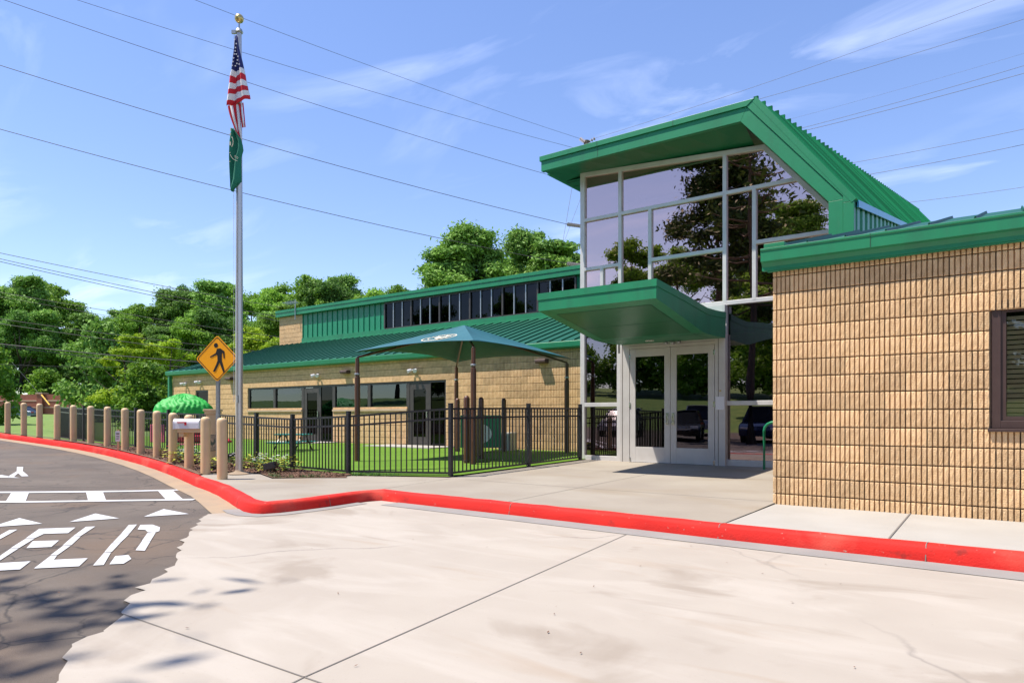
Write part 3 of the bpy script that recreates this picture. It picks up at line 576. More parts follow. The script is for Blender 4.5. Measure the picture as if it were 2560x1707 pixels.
# low standing seam roof: one panel per seam
def seam_panel(w, rise=0.035):
    return [(0, 0), (0.010, rise), (0.022, rise), (0.030, 0), (w, 0)]
def roof_panels(parent, x0, x1, w, pA, pB, mat):
    """panels side by side along x; pA=(y,z) eave, pB=(y,z) top"""
    sp_ = seam_panel(w); v = []; f = []
    d = Vector((pB[0]-pA[0], pB[1]-pA[1])); nrm = Vector((-d.y, d.x)).normalized()
    for (y, z) in (pA, pB):
        for (sx, h) in sp_: v.append((sx, y + nrm.x*h, z + nrm.y*h))
    n_ = len(sp_); f = [(k, k+1, n_+k+1, n_+k) for k in range(n_-1)] + [tuple(range(n_))[::-1]]
    me = bpy.data.meshes.new('roof_panel'); me.from_pydata(v, [], f); me.materials.append(M[mat])
    x = x0
    while x < x1 - 0.01:
        from_mesh('roof_panel', me, parent, (x, 0, 0)); x += w
lowroof = MB().quad((-2.42, 8.56, 3.255), (WX, 8.56, 3.255), (WX, 11.9, 4.115), (-2.2, 11.9, 4.115)).quad((-2.2, 11.9, 4.115), (WX, 11.9, 4.115), (WX, 16, 3.6), (-2.2, 16, 3.6)).build('roof', 'seam_dark', rw, fix=False)
roof_panels(lowroof, -2.40, WX, 0.41, (8.55, 3.264), (11.9, 4.13), 'green_roof')
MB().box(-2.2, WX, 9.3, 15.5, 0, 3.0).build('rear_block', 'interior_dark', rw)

# ---------------------------------------------------------------- entrance tower
tw = wempty('entrance_tower', (-5.3, 13.5, 0.25), label='glass entrance tower with white mullions under an angular green roof', cat='building')
YG = 13.5
def hdr(x): return 6.71 - 0.0756*(x + 7.93)
def cham(x): return 6.69 - 1.18*(x + 4.09)
# frame bars
V_ = MB(); ft = 0.05
def vbar(x, z0, z1, w=0.075): V_.box(x-w/2, x+w/2, YG-0.06, YG+0.08, z0, z1)
def hbar(z, x0, x1, h=0.075): V_.box(x0, x1, YG-0.057, YG+0.077, z-h/2, z+h/2)
vbar(-7.925, 0.22, 6.70, 0.11); vbar(-6.98, 2.6, 6.64); vbar(-6.27, 3.48, 5.67); vbar(-4.66, 3.3, 6.47); vbar(-4.08, 3.48, 5.67); vbar(-7.43, 3.48, 4.56); vbar(-2.60, 0.2, 4.95)
hbar(5.67, -7.93, -3.22); hbar(4.56, -7.93, -6.98); hbar(4.56, -6.27, -4.66); hbar(4.60, -4.08, -2.6); hbar(3.48, -7.93, -2.6, 0.085); hbar(1.49, -7.93, -6.94, 0.09); hbar(1.49, -4.62, -2.6, 0.09)
hbar(0.285, -7.93, -6.94, 0.13); hbar(0.29, -4.62, -2.6, 0.16); vbar(-6.985, 0.22, 2.86, 0.13); vbar(-4.665, 0.2, 3.44, 0.10)
V_.prism_y([(-7.98, hdr(-7.98)-0.04), (-3.78, hdr(-3.78)-0.04), (-3.82, hdr(-3.82)+0.05), (-7.98, hdr(-7.98)+0.05)], YG-0.063, YG+0.083)
V_.prism_y([(-3.84, 6.41), (-3.92, 6.36), (-2.68, 4.90), (-2.56, 4.90)], YG-0.064, YG+0.084)
frame = V_.build('mullion_frame', 'white_aluminium', tw, bevel=0.006)
def pane(poly, mat='tower_glass', y=YG, par=None):
    return MB().prism_y(poly, y, y+0.012).build('pane', mat, par or tw)
g_ = 0.030
def rect(a, b, lo, hi): return [(a+g_, lo+g_), (b-g_, lo+g_), (b-g_, hi-g_), (a+g_, hi-g_)]
pane([(-7.88, 5.70), (-7.01, 5.70), (-7.01, hdr(-7.01)), (-7.88, hdr(-7.88))]); pane([(-6.95, 5.70), (-4.69, 5.70), (-4.69, hdr(-4.69)), (-6.95, hdr(-6.95))])
pane([(-4.63, 5.70), (-3.28, 5.70), (-3.86, 6.38), (-4.63, hdr(-4.63))])
for a, b, lo, hi in ((-7.93, -6.98, 4.56, 5.67), (-6.98, -6.27, 3.48, 5.67), (-6.27, -4.66, 4.56, 5.67), (-6.27, -4.66, 3.48, 4.56), (-4.66, -4.08, 3.48, 5.67), (-4.08, -2.6, 3.48, 4.60), (-7.93, -7.43, 3.48, 4.56), (-7.43, -6.98, 3.48, 4.56), (-7.93, -6.98, 1.50, 3.48), (-7.93, -6.98, 0.31, 1.48), (-4.64, -2.6, 1.50, 3.48), (-4.64, -2.6, 0.32, 1.48), (-6.98, -4.66, 2.85, 3.48)):
    pane(rect(a, b, lo, hi), 'tower_glass' if hi > 3.5 else 'lower_glass')
pane([(-4.05, 4.63), (-2.64, 4.63), (-2.64, 4.90), (-3.26, 5.64), (-4.05, 5.64)])
# paper notices stuck inside the glass
for (x, z, w, h) in ((-7.18, 1.68, 0.27, 0.26), (-4.33, 1.72, 0.27, 0.36)):
    pn = MB().box(x-w/2, x+w/2, YG+0.016, YG+0.019, z-h/2, z+h/2).build('paper_notice', 'plastic_white', tw)
    MB().box(x-w*.28, x+w*.28, YG+0.0135, YG+0.0155, z-h*.22, z-h*.14).box(x-w*.2, x+w*.2, YG+0.0135, YG+0.0155, z-h*.32, z-h*.26).lathe([(0.0, 0), (.03, 0)], 10).build('print', 'sign_black', pn)
# double doors
DY = 13.40
db = MB().box(-6.93, -6.70, DY-0.05, YG-0.061, 0.23, 2.86).box(-4.82, -4.61, DY-0.05, YG-0.061, 0.21, 2.86).box(-6.70, -4.82, DY-0.05, YG-0.061, 2.67, 2.86)
jamb = db.build('door_frame', 'door_aluminium', tw, bevel=0.004)
MB().box(-6.872, -6.858, DY-0.054, DY-0.051, 0.23, 2.80).box(-4.755, -4.743, DY-0.054, DY-0.051, 0.23, 2.80).box(-6.70, -4.82, DY-0.054, DY-0.051, 2.735, 2.742).build('frame_joint', 'joint_dark', jamb)
MB().box(-4.80, -4.63, DY-0.062, DY-0.052, 1.36, 1.62).build('access_plate', 'plastic_white', jamb, bevel=0.004)
MB().box(-4.725, -4.69, DY-0.066, DY-0.052, 1.725, 1.75).build('door_button', 'brass', jamb)
for i, (a, b) in enumerate(((-6.690, -5.768), (-5.760, -4.832))):
    s = MB(); t = 0.045; st = 0.13
    s.box(a, a+st, DY-t, DY, 0.255, 2.665).box(b-st, b, DY-t, DY, 0.255, 2.665).box(a+st, b-st, DY-t+.001, DY-.001, 2.50, 2.664).box(a+st, b-st, DY-t+.001, DY-.001, 0.256, 0.58)
    dr = s.build('door', 'door_aluminium', tw, bevel=0.004)
    MB().box(a+st-.005, b-st+.005, DY-0.026, DY-0.018, 0.575, 2.505).build('pane', 'door_glass', dr)
    MB().box(a+st, b-st, DY-.012, DY+.02, 1.10, 1.19).build('push_bar', 'door_aluminium', dr)
    hx = (b-0.06) if i == 0 else (a+0.06)
    MB().box(hx-.03, hx+.03, DY-t-.02, DY-t-.001, 1.05, 1.30).box(hx-.045+.02, hx+.045, DY-t-.07, DY-t-.05, 1.09, 1.115).box(hx-.02, hx+.02, DY-t-.05, DY-t-.02, 1.09, 1.115).box(hx-.028, hx+.028, DY-t-.035, DY-t-.018, 1.18, 1.25).build('handle', 'chrome', dr, bevel=0.003)
    hg = a + 0.004 if i == 0 else b - 0.004
    for zc_ in (0.30, 1.47, 2.5):
        MB().box(hg-.018, hg+.018, DY-t-.014, DY-t-.001, zc_-.055, zc_+.055).build('hinge', 'chrome', dr, bevel=0.003)
MB().box(-6.70, -4.82, DY-0.09, DY+0.05, 0.215, 0.252).build('threshold', 'chrome', tw)
# camera and lamp over the doors
el = MB(); el.lathe([(0.0, 0.0), (0.055, 0.0), (0.065, 0.03), (0.055, 0.06), (0, 0.062)], 14, (-5.62, 13.12, 2.695)); el.lathe([(0.0, 0), (.045, 0), (.05, .03), (.03, .05), (0, .05)], 12, (-5.76, 13.12, 2.705)); el.lathe([(0.0, 0), (.045, 0), (.05, .03), (.03, .05), (0, .05)], 12, (-5.48, 13.12, 2.705))
el.build('entry_light', 'galvanized', tw, smooth=True)
MB().lathe([(0, 0), (0.09, 0), (0.09, 0.006), (0, 0.006)], 16, (-5.95, 12.75, 2.752)).build('recessed_lamp', 'lamp_glass', tw)
# entrance canopy: wedge that lifts and thins toward the front
cx0, cx1 = -6.88, -4.61
bot = [(13.36, 2.775), (12.9, 2.762), (12.4, 2.758), (12.15, 2.772), (11.6, 2.865), (10.9, 2.985), (10.13, 3.11)]
top = [(10.13, 3.415), (11.37, 3.325), (11.9, 3.275), (12.34, 3.235), (12.8, 3.245), (13.36, 3.275)]
can = MB().prism_x(bot + top, cx0, cx1).build('entrance_canopy', 'green_metal', tw)
lt = [(y, z-0.115) for y, z in top]
tp = [(y, z+0.004) for y, z in top]
rim = MB()
for (y0, z0), (y1, z1) in zip(top[:-1], top[1:]):
    for xa, xb in ((cx1, cx1+0.012), (cx0-0.012, cx0)):
        rim.prism_x([(y0, z0-.11), (y1, z1-.11), (y1, z1+.006), (y0, z0+.006)], xa, xb)
rim.box(cx0-.012, cx1+.012, 10.116, 10.129, 3.305, 3.421)
rim.build('drip_edge', 'green_metal', can)
sb = MB()
def cz_(y): return float(np.interp(-y, [-13.36, -12.9, -12.4, -12.15, -11.6, -10.9, -10.13], [2.775, 2.762, 2.758, 2.772, 2.865, 2.985, 3.11]))
def under(p, q, w=0.014, n=10):
    for k in range(n):
        a = Vector(p) + (Vector(q)-Vector(p))*k/n; b = Vector(p) + (Vector(q)-Vector(p))*(k+1)/n
        d = (b-a).normalized(); nn_ = Vector((-d.y, d.x))*w/2
        sb.quad(*[(c.x, c.y, cz_(c.y)-0.003) for c in (a-nn_, b-nn_, b+nn_, a+nn_)])
under((cx0+.22, 10.4), (cx0+.22, 13.2)); under((cx1-.22, 10.4), (cx1-.22, 13.2)); under((cx0+.22, 10.4), (cx1-.22, 10.4), n=1); under((cx0+.22, 11.35), (cx1-.22, 11.35), n=1); under((cx0+.05, 12.3), (cx1-.05, 12.3), n=1)
sb.build('panel_joint', 'seam_dark', can, fix=False)
# glossy underside panels between the joints
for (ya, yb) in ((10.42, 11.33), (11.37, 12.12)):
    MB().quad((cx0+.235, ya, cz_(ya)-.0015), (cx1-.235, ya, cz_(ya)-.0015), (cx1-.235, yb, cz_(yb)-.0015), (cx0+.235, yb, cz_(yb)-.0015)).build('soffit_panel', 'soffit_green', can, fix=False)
MB().box(-4.66, -4.605, 13.30, 13.44, 3.29, 3.43).box(-5.8, -4.66, 13.37, 13.44, 3.285, 3.43).build('canopy_flashing', 'white_aluminium', tw)
# tower roof
YF = 12.7; BK = 19.0; RS = 0.166
fas = MB()
fas.prism_y([(-8.55, 6.71), (-4.10, 6.69), (-3.985, 6.93), (-8.55, 6.93)], YF, YF+0.10)
fas.prism_y([(-4.10, 6.69), (-2.59, 4.92), (-2.36, 4.92), (-2.36, 4.97), (-3.985, 6.93)], YF+.001, YF+0.099)
fas.box(-2.59, -2.36, YF, YF+0.10, 3.9, 4.918)
roof_t = fas.build('roof', 'green_metal', tw, bevel=0.004)
dr_ = MB()
dr_.prism_y([(-8.58, 6.932), (-3.985, 6.932), (-3.84, 7.04), (-8.58, 7.04)], YF-0.03, YF+0.30)
dr_.prism_y([(-3.983, 6.930), (-2.358, 4.972), (-2.358, 4.86), (-2.19, 4.86), (-3.838, 7.038)], YF-0.018, YF+0.14)
dr_.box(-2.357, -2.19, YF-0.016, YF+0.139, 3.9, 4.858)
dr_.build('drip_edge', 'green_metal', roof_t, bevel=0.004)
MB().box(-7.12, -7.112, YF-.033, YF-.0305, 6.934, 7.038).box(-7.12, -7.112, YF-.003, YF-.0005, 6.715, 6.928).box(-5.42, -5.412, YF-.033, YF-.0305, 6.934, 7.038).build('lap_joint', 'seam_dark', roof_t)
# top surface, left fascia, soffits
tp = MB()
tp.quad((-8.57, YF, 7.03), (-3.84, YF, 7.03), (-3.84, BK, 7.03 + RS*(BK-YF)), (-8.57, BK, 7.03))
tp.build('roof_deck', 'green_roof', roof_t, fix=False)
MB().box(-8.58, -8.50, YF+0.301, BK, 6.72, 7.029).build('side_fascia', 'green_metal', roof_t)
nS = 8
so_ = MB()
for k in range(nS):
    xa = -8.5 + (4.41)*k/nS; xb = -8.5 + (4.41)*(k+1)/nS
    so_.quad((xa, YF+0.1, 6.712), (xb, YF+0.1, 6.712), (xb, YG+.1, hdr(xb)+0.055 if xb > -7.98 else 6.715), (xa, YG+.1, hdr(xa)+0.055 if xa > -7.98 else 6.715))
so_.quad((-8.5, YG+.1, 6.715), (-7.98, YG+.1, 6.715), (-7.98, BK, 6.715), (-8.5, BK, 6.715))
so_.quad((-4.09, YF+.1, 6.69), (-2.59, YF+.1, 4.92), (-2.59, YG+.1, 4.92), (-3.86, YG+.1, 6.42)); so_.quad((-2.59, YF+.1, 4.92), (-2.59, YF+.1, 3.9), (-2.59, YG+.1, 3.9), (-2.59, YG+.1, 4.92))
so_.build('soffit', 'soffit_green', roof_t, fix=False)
vb = MB()
for k in range(14):
    y = 13.7 + k*0.3
    if y < BK: vb.box(-8.49, -7.99, y, y+0.012, 6.709, 6.7125)
vb.build('soffit_groove', 'seam_dark', roof_t)
# right slope: panels run from ridge to eave, stepping back and up
def slope_pt(y, t, h=0.0):
    x = -3.84 + (1.66)*t; z = 7.04 - 2.17*t + RS*(y - YF); n_ = Vector((2.17, 0, 1.66)).normalized()
    return (x + n_.x*h, y, z + n_.z*h)
v = [slope_pt(YF+.12, 0), slope_pt(YF+.12, 1)]
pw = 0.45
pts_ = [(0, 0), (0.006, .014), (0.050, .014), (0.056, 0), (pw, 0)]
n_ = Vector((2.17, 0, 1.66)).normalized(); pv = []
for t in (0, 1.0):
    for (sy, h) in pts_:
        pv.append((1.66*t + n_.x*h, sy, -2.17*t + n_.z*h + RS*sy))
pf = [(k, k+1, 5+k+1, 5+k) for k in range(4)] + [(0, 1, 2, 3), (5, 8, 7, 6)]
clip = MB().box(-.03, .05, .006, .05, -.05, .035); pv += clip.v; pf += [tuple(q+10 for q in t) for t in clip.f]
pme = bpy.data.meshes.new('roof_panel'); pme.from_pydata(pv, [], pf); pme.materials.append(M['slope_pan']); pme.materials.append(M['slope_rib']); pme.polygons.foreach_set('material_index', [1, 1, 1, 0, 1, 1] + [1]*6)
q0, q1 = Vector((-3.84, 7.045)), Vector((-2.18, 4.875)); nq = Vector((2.17, 1.66)).normalized()
rt = MB().prism_y([tuple(q0 - nq*.06), tuple(q1 - nq*.06), tuple(q1 + nq*.035), tuple(q0 + nq*.035)], YF-0.022, YF+0.16); rt.build('rake_trim', 'green_metal', roof_t)
y = YF + 0.02
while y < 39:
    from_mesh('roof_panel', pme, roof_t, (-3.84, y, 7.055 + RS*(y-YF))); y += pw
# eave trim (pale blue-green flashing) and ribbed side wall
ev = MB()
for k in range(7):
    y0 = YF + 0.14 + k*2.1; y1 = y0 + 2.095
    i = len(ev.v)
    za, zb = 4.86 + RS*(y0-YF), 4.86 + RS*(y1-YF)
    ev.v += [(-2.17, y0, za-.10), (-2.14, y0, za-.10), (-2.14, y0, za+.02), (-2.17, y0, za+.02), (-2.17, y1, zb-.10), (-2.14, y1, zb-.10), (-2.14, y1, zb+.02), (-2.17, y1, zb+.02)]
    ev.f += [(i, i+1, i+2, i+3), (i+4, i+7, i+6, i+5), (i, i+4, i+5, i+1), (i+1, i+5, i+6, i+2), (i+2, i+6, i+7, i+3), (i+3, i+7, i+4, i)]
pmat('flashing_blue', (0.05, 0.26, 0.40), 0.3, (0.06, 0.30, 0.44), 3, metal=0.3)
ev.build('eave_flashing', 'flashing_blue', roof_t)
sv = [(0, 0), (.10, 0), (.14, .05), (.36, .05), (.40, 0), (.50, 0)]
y = YF + 0.16
while y < 24:
    b = MB(); i = 0
    for (sy, h) in sv: b.v.append((-2.24 + h, y+sy, 3.4)); b.v.append((-2.24 + h, y+sy, 4.80 + RS*(y+sy-YF)))
    b.f = [(2*k, 2*k+2, 2*k+3, 2*k+1) for k in range(len(sv)-1)]
    b.build('siding_panel', 'teal_siding', tw, fix=False); y += 0.5
# shell behind the glass: floor, back wall, ceiling, columns
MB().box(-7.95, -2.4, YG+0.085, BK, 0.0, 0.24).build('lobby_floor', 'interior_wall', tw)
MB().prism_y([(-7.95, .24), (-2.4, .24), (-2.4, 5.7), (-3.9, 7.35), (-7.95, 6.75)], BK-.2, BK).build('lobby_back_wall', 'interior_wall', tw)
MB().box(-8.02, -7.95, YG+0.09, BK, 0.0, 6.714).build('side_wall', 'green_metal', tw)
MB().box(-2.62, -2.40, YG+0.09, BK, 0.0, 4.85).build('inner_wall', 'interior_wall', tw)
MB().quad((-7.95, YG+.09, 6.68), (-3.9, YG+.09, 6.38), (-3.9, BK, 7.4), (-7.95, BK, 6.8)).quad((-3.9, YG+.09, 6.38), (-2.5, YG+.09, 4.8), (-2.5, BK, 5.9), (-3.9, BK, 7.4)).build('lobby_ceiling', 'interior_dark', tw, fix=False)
MB().box(-7.94, -4.9, 15.6, 15.7, 3.5, 6.6).build('added_bulkhead', 'interior_paint', tw)  # pale wall added behind the upper-left panes to brighten the glass
for (x, y, r_) in ((-7.25, 15.0, 0.16), (-4.05, 14.9, 0.17)):
    MB().lathe([(r_, 0.24), (r_, 3.0), (r_*.7, 3.0), (r_*.7, 6.5)], 20, (x, y, 0)).build('column', 'column_white', tw, smooth=True)
MB().box(-7.9, -2.65, YG+0.5, YG+0.75, 2.95, 3.35).build('floor_beam', 'interior_dark', tw)

# ---------------------------------------------------------------- left wing (classrooms)
lw_ = wempty('classroom_wing', (-19, 15.9, 0.3), label='long low tan block wing with green metal roof and clerestory', cat='building')
YW = 15.8; X0 = -30.8
OPN = [(-24.84, -21.35, 1.48, 2.37), (-21.35, -19.55, 0.0, 2.37), (-19.55, -15.85, 1.48, 2.37), (-15.85, -14.19, 0.0, 2.37), (-28.8, -27.8, 0.0, 2.42)]
xg = lambda x: X0 + round((x-X0)/P)*P
OPN = [(xg(a), xg(b), lo, hi) for a, b, lo, hi in OPN]
z_c = 0.139     # courses: joints fall on the window heads
core = MB()
segs = sorted({X0, -7.95} | {o[0] for o in OPN} | {o[1] for o in OPN})
for a, b in zip(segs[:-1], segs[1:]):
    hit = [o for o in OPN if o[0] <= (a+b)/2 <= o[1]]
    if not hit: core.box(a, b, YW+.038, YW+.2, -0.1, 3.18)
    else:
        o = hit[0]; hi = z_c + round((o[3]-z_c)/CH)*CH; core.box(a, b, YW+.038, YW+.2, hi, 3.18)
        if o[2] > 0: core.box(a, b, YW+.038, YW+.2, -0.1, 1.46)
wall_l = core.build('wall', 'mortar', lw_, fix=False)
pieces = lay_blocks(X0, -7.96, z_c-CH, 16, OPN, YW)
pieces.sort(key=lambda p: -p[0])
near_, far_ = pieces[:300], pieces[300:]
for i, (x, z, nr) in enumerate(near_): from_mesh('block', block_data(nr, i % 6, 1), wall_l, (x, YW, z))
# pier at the left end of the clerestory
pier = [(x, z, nr, 20.0) for (x, z, nr) in lay_blocks(-28.78, -27.0, 4.2, 10, [], 20)]
allv, allf = [], []
for (x, z, nr, y) in [(a, b, c, YW) for a, b, c in far_] + pier:
    me = block_data(nr, 0, 1); i = len(allv)
    allv += [(p.co.x + x, p.co.y + y, p.co.z + z) for p in me.vertices]; allf += [tuple(q + i for q in pl.vertices) for pl in me.polygons]
o = mesh_obj('distant_blocks', allv, allf, 'block', wall_l); o['kind'] = 'stuff'
MB().box(-28.77, -27.0, 20.038, 20.4, 4.0, 6.1).build('pier_core', 'mortar', lw_)
# windows and doors
def opening(kind, a, b, lo, hi):
    f = MB(); t = 0.07
    f.box(a, a+t, YW+.03, YW+.12, lo, hi).box(b-t, b, YW+.03, YW+.12, lo, hi).box(a+t, b-t, YW+.031, YW+.119, hi-t, hi)
    if lo > 1: f.box(a+t, b-t, YW+.031, YW+.119, lo, lo+t)
    w_ = f.build('window' if kind == 'w' else 'doorway', 'bronze_frame', lw_); return w_
for a, b, lo, hi in (OPN[0], OPN[2]):
    lo = 1.49; w_ = opening('w', a, b, lo, hi); m = (a+b)/2
    MB().box(m-.07, m+.07, YW+.025, YW+.12, lo+.07, hi-.07).build('mullion', 'bronze_frame', w_)
    for (p, q) in ((a+.07, m-.07), (m+.07, b-.07)):
        MB().box(p, q, YW+.075, YW+.083, lo+.07, hi-.07).build('pane', 'window_glass', w_)
        MB().box(p, q, YW+.16, YW+.165, lo+.07, hi-.07).build('blind', 'blind_blue', w_)
    MB().box(a, b, YW-.04, YW+.12, lo-.075, lo-.005).build('sill', 'sill_stone', w_)
for a, b, lo, hi in (OPN[1], OPN[3]):
    w_ = opening('d', a, b, 0.28, hi); m = a + (b-a)*0.56
    d = MB().box(a+.08, a+.24, YW+.04, YW+.09, 0.30, hi-.08).box(m-.16, m, YW+.04, YW+.09, 0.30, hi-.08).box(a+.24, m-.16, YW+.041, YW+.089, hi-.27, hi-.081).box(a+.24, m-.16, YW+.041, YW+.089, .301, .58).build('door', 'bronze_frame', w_)
    MB().box(a+.24, m-.16, YW+.06, YW+.068, .58, hi-.27).build('pane', 'clere_glass', w_)
    MB().box(m+.06, b-.07, YW+.06, YW+.068, .30, hi-.07).build('pane', 'clere_glass', w_)
    MB().box(m, m+.06, YW+.035, YW+.12, .28, hi-.07).build('mullion', 'bronze_frame', w_)
    MB().box(m-.10, m-.06, YW-.01, YW+.039, 1.2, 1.42).build('handle', 'chrome', w_)
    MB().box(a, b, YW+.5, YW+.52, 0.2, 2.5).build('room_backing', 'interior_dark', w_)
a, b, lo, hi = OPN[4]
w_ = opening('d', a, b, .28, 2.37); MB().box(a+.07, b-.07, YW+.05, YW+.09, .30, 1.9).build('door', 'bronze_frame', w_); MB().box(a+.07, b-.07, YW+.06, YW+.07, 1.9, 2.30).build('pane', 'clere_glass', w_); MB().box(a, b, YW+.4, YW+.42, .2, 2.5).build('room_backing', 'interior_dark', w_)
# eave gutter, downspout
MB().prism_x([(15.79, 3.065), (15.66, 3.065), (15.62, 3.105), (15.61, 3.24), (15.625, 3.26), (15.79, 3.26)], -31.1, -8.0).build('gutter', 'green_metal', lw_, bevel=0.004)
MB().box(-30.95, -30.82, 15.66, 15.785, 0.3, 3.06).build('downspout', 'green_metal', lw_)
r0 = MB().quad((-31.1, 15.62, 3.255), (-8.0, 15.62, 3.255), (-8.0, 20, 4.67), (-28.9, 20, 4.67)).quad((-31.1, 15.62, 3.25), (-28.9, 20, 4.66), (-28.9, 24, 4.6), (-31.1, 24, 3.25)).build('roof', 'green_roof', lw_, fix=False)
roof_panels(r0, -28.9, -8.1, 0.405, (15.62, 3.265), (19.98, 4.685), 'green_roof')
for k in range(4):
    x = -31.0 + k*.55; yb = 15.62 + (x+31.1)/2.2*4.3
    b = MB(); h = .03; yt = max(15.7, yb); b.bar((x, 15.63, 3.275), (x, yt, 3.275 + (yt-15.63)*.32), 0.022, 0.04); b.build('roof_seam', 'green_roof', r0)
# clerestory
MB().box(-28.8, -7.95, 20.06, 20.2, 4.5, 6.2).build('clerestory_core', 'seam_dark', lw_)
MB().prism_x([(20.0, 4.62), (19.86, 4.62), (19.86, 4.70), (19.95, 4.72), (19.95, 4.90), (20.05, 4.90)], -27.0, -8.0).build('base_flashing', 'green_metal', lw_)
pw = 0.352
sv = [(0, -.0), (0.006, -.035), (0.026, -.035), (0.032, 0), (pw-.002, 0)]
b = MB(); 
for (sx, h) in sv: b.v.append((sx, 20.03+h, 4.88)); b.v.append((sx, 20.03+h, 6.03))
b.f = [(2*k, 2*k+2, 2*k+3, 2*k+1) for k in range(len(sv)-1)]
pm = bpy.data.meshes.new('siding_panel'); pm.from_pydata(b.v, [], b.f); pm.materials.append(M['teal_siding'])
for k in range(16): from_mesh('siding_panel', pm, lw_, (-27.0 + k*pw, 0, 0))
for k in range(9): from_mesh('siding_panel', pm, lw_, (-12.0 + k*pw, 0, 0))
wx0, wx1 = -21.40, -12.04; pitch = (wx1-wx0)/18
cw = MB().box(wx0, wx1, 19.97, 20.05, 4.885, 4.94).box(wx0, wx1, 19.97, 20.05, 5.96, 6.02).build('clerestory_window', 'bronze_frame', lw_)
for k in range(19):
    x = wx0 + k*pitch; big = (k % 3 == 0); hw = 0.035 if big else 0.022
    MB().box(x-hw, x+hw, 19.96 if big else 19.975, 20.05, 4.94, 5.96).build('mullion', 'bronze_frame' if big else 'galvanized', cw)
for k in range(18):
    x = wx0 + k*pitch
    MB().box(x+.03, x+pitch-.03, 20.02, 20.028, 4.94, 5.96).build('pane', 'clere_glass', cw)
fz = MB().prism_x([(19.86, 6.03), (19.86, 6.21), (19.84, 6.21), (19.84, 6.33), (20.1, 6.35), (20.1, 6.03)], -28.9, -7.95).build('roof_fascia', 'green_metal', lw_, bevel=0.004)
MB().box(-28.9, -7.95, 20.101, 24, 6.05, 6.33).build('upper_roof', 'green_roof', lw_)
# antenna
at = MB(); ax, ay = -27.3, 19.7
at.tube([(ax, ay+.12, 5.8), (ax, ay+.12, 6.75)], .02, 6); at.tube([(ax-.75, ay+.12, 6.62), (ax+.12, ay+.12, 6.62)], .012, 5)
for k in range(7): at.tube([(ax-.72+k*.12, ay-.12, 6.62), (ax-.72+k*.12, ay+.36, 6.62)], .008, 4); at.tube([(ax-.72+k*.12, ay+.12, 6.50), (ax-.72+k*.12, ay+.12, 6.74)], .008, 4)
tag(at.build('antenna', 'galvanized'), 'small grey television antenna standing at the clerestory roof edge', 'antenna')
# wall lights
def wall_light(x, z, label):
    b = MB().prism_x([(YW-.005, z+.12), (YW-.16, z+.12), (YW-.21, z+.09), (YW-.21, z+.03), (YW-.17, z), (YW-.005, z)], x-.17, x+.17)
    o = b.build('wall_light', 'fixture_brown', bevel=.008); tag(o, label, 'wall light', 'brown wall lights on the classroom wing'); return o
wall_light(-10.55, 2.70, 'brown wall light on the block wall nearest the glass tower'); wall_light(-18.8, 2.72, 'brown wall light above the window left of the shade canopy'); wall_light(-26.0, 2.72, 'brown wall light behind the flagpole and walking-figure sign')
def flood(x, z, label):
    r_ = empty('floodlight', (x, YW-.005, z), label=label, cat='floodlight', group='small white twin floodlights on the classroom wing')
    MB().box(-.06, .06, -.05, 0, -.06, .06).build('base', 'plastic_white', r_)
    for s in (-1, 1):
        b = MB().tube([(s*.05, -.04, .02), (s*.10, -.10, .01)], .018, 6).tube([(s*.10, -.08, .02), (s*.16, -.19, -.03)], [.04, .065], 10); b.build('lamp', 'plastic_white', r_, smooth=True)
flood(-15.5, 2.70, 'twin white floodlight above the door by the shade canopy'); flood(-20.4, 2.72, 'twin white floodlight above the door right of the flagpole'); flood(-28.4, 2.72, 'twin white floodlight above the narrow dark door'); flood(-29.6, 2.68, 'small white floodlight nearest the green downspout')
MB_ = MB().box(-11.75, -11.32, 15.28, 15.60, 0.2, 0.78); tag(MB_.build('utility_box', 'utility_grey', bevel=.01), 'short grey utility box on the turf by the block wall', 'utility box')
# ================================================================ things
FPX = 1706.7; TH = R(36.4)
def at(px, py, d):
    l = (px-1280)/FPX*d
    return Vector((l*math.cos(TH) - d*math.sin(TH), l*math.sin(TH) + d*math.cos(TH), CZ + (1041.6-py)/FPX*d))
# ---- fence
fence = wempty('metal_fence', (-7.9, 8.92, 0.17), label='black metal picket fence round the green play yard', cat='fence')
pk = MB().box(-.009, .009, -.009, .009, 0, 1.0).build('picket', 'black_steel', fence); pk_used = False
zt = {}
for i, (x, y, h) in enumerate(FENCE):
    z0 = G(x, y); s = 0.034
    b = MB().box(-s, s, -s, s, -0.1, h).box(-s-.004, s+.004, -s-.004, s+.004, h, h+.014)
    o = b.build('post', 'black_steel', fence, bevel=.004); o.location = (x, y, z0)
    zt[i] = (x, y, z0, h)
npk = 0
for i in range(len(FENCE)-1):
    (xa, ya, za, ha), (xb, yb, zb, hb) = zt[i], zt[i+1]; A = Vector((xa, ya, za)); B = Vector((xb, yb, zb)); L = (B-A).length
    d = (B-A).normalized(); a0 = A + d*.037; b0 = B - d*.037; k = min(ha, hb) * 1.0
    ha2, hb2 = ha-.085, hb-.085
    for off in (0.0, -0.165):
        MB().bar(a0 + Vector((0, 0, ha2+off)), b0 + Vector((0, 0, hb2+off)), .026, .034).build('rail', 'black_steel', fence)
    MB().bar(a0 + Vector((0, 0, .07)), b0 + Vector((0, 0, .07)), .026, .034).build('rail', 'black_steel', fence)
    n = max(2, int(round(L/0.104)))
    for k in range(1, n):
        t = k/n; p = A + (B-A)*t; hh = (ha2 + (hb2-ha2)*t)
        npk += 1
        if npk > 300: break
        o = pk if not pk_used else inst(pk, fence, name='picket')
        pk_used = True
        if o is not pk: pass
        o.location = p + Vector((0, 0, .055)); o.scale = (1, 1, hh-.058); o.rotation_euler = (0, 0, math.atan2(d.y, d.x))
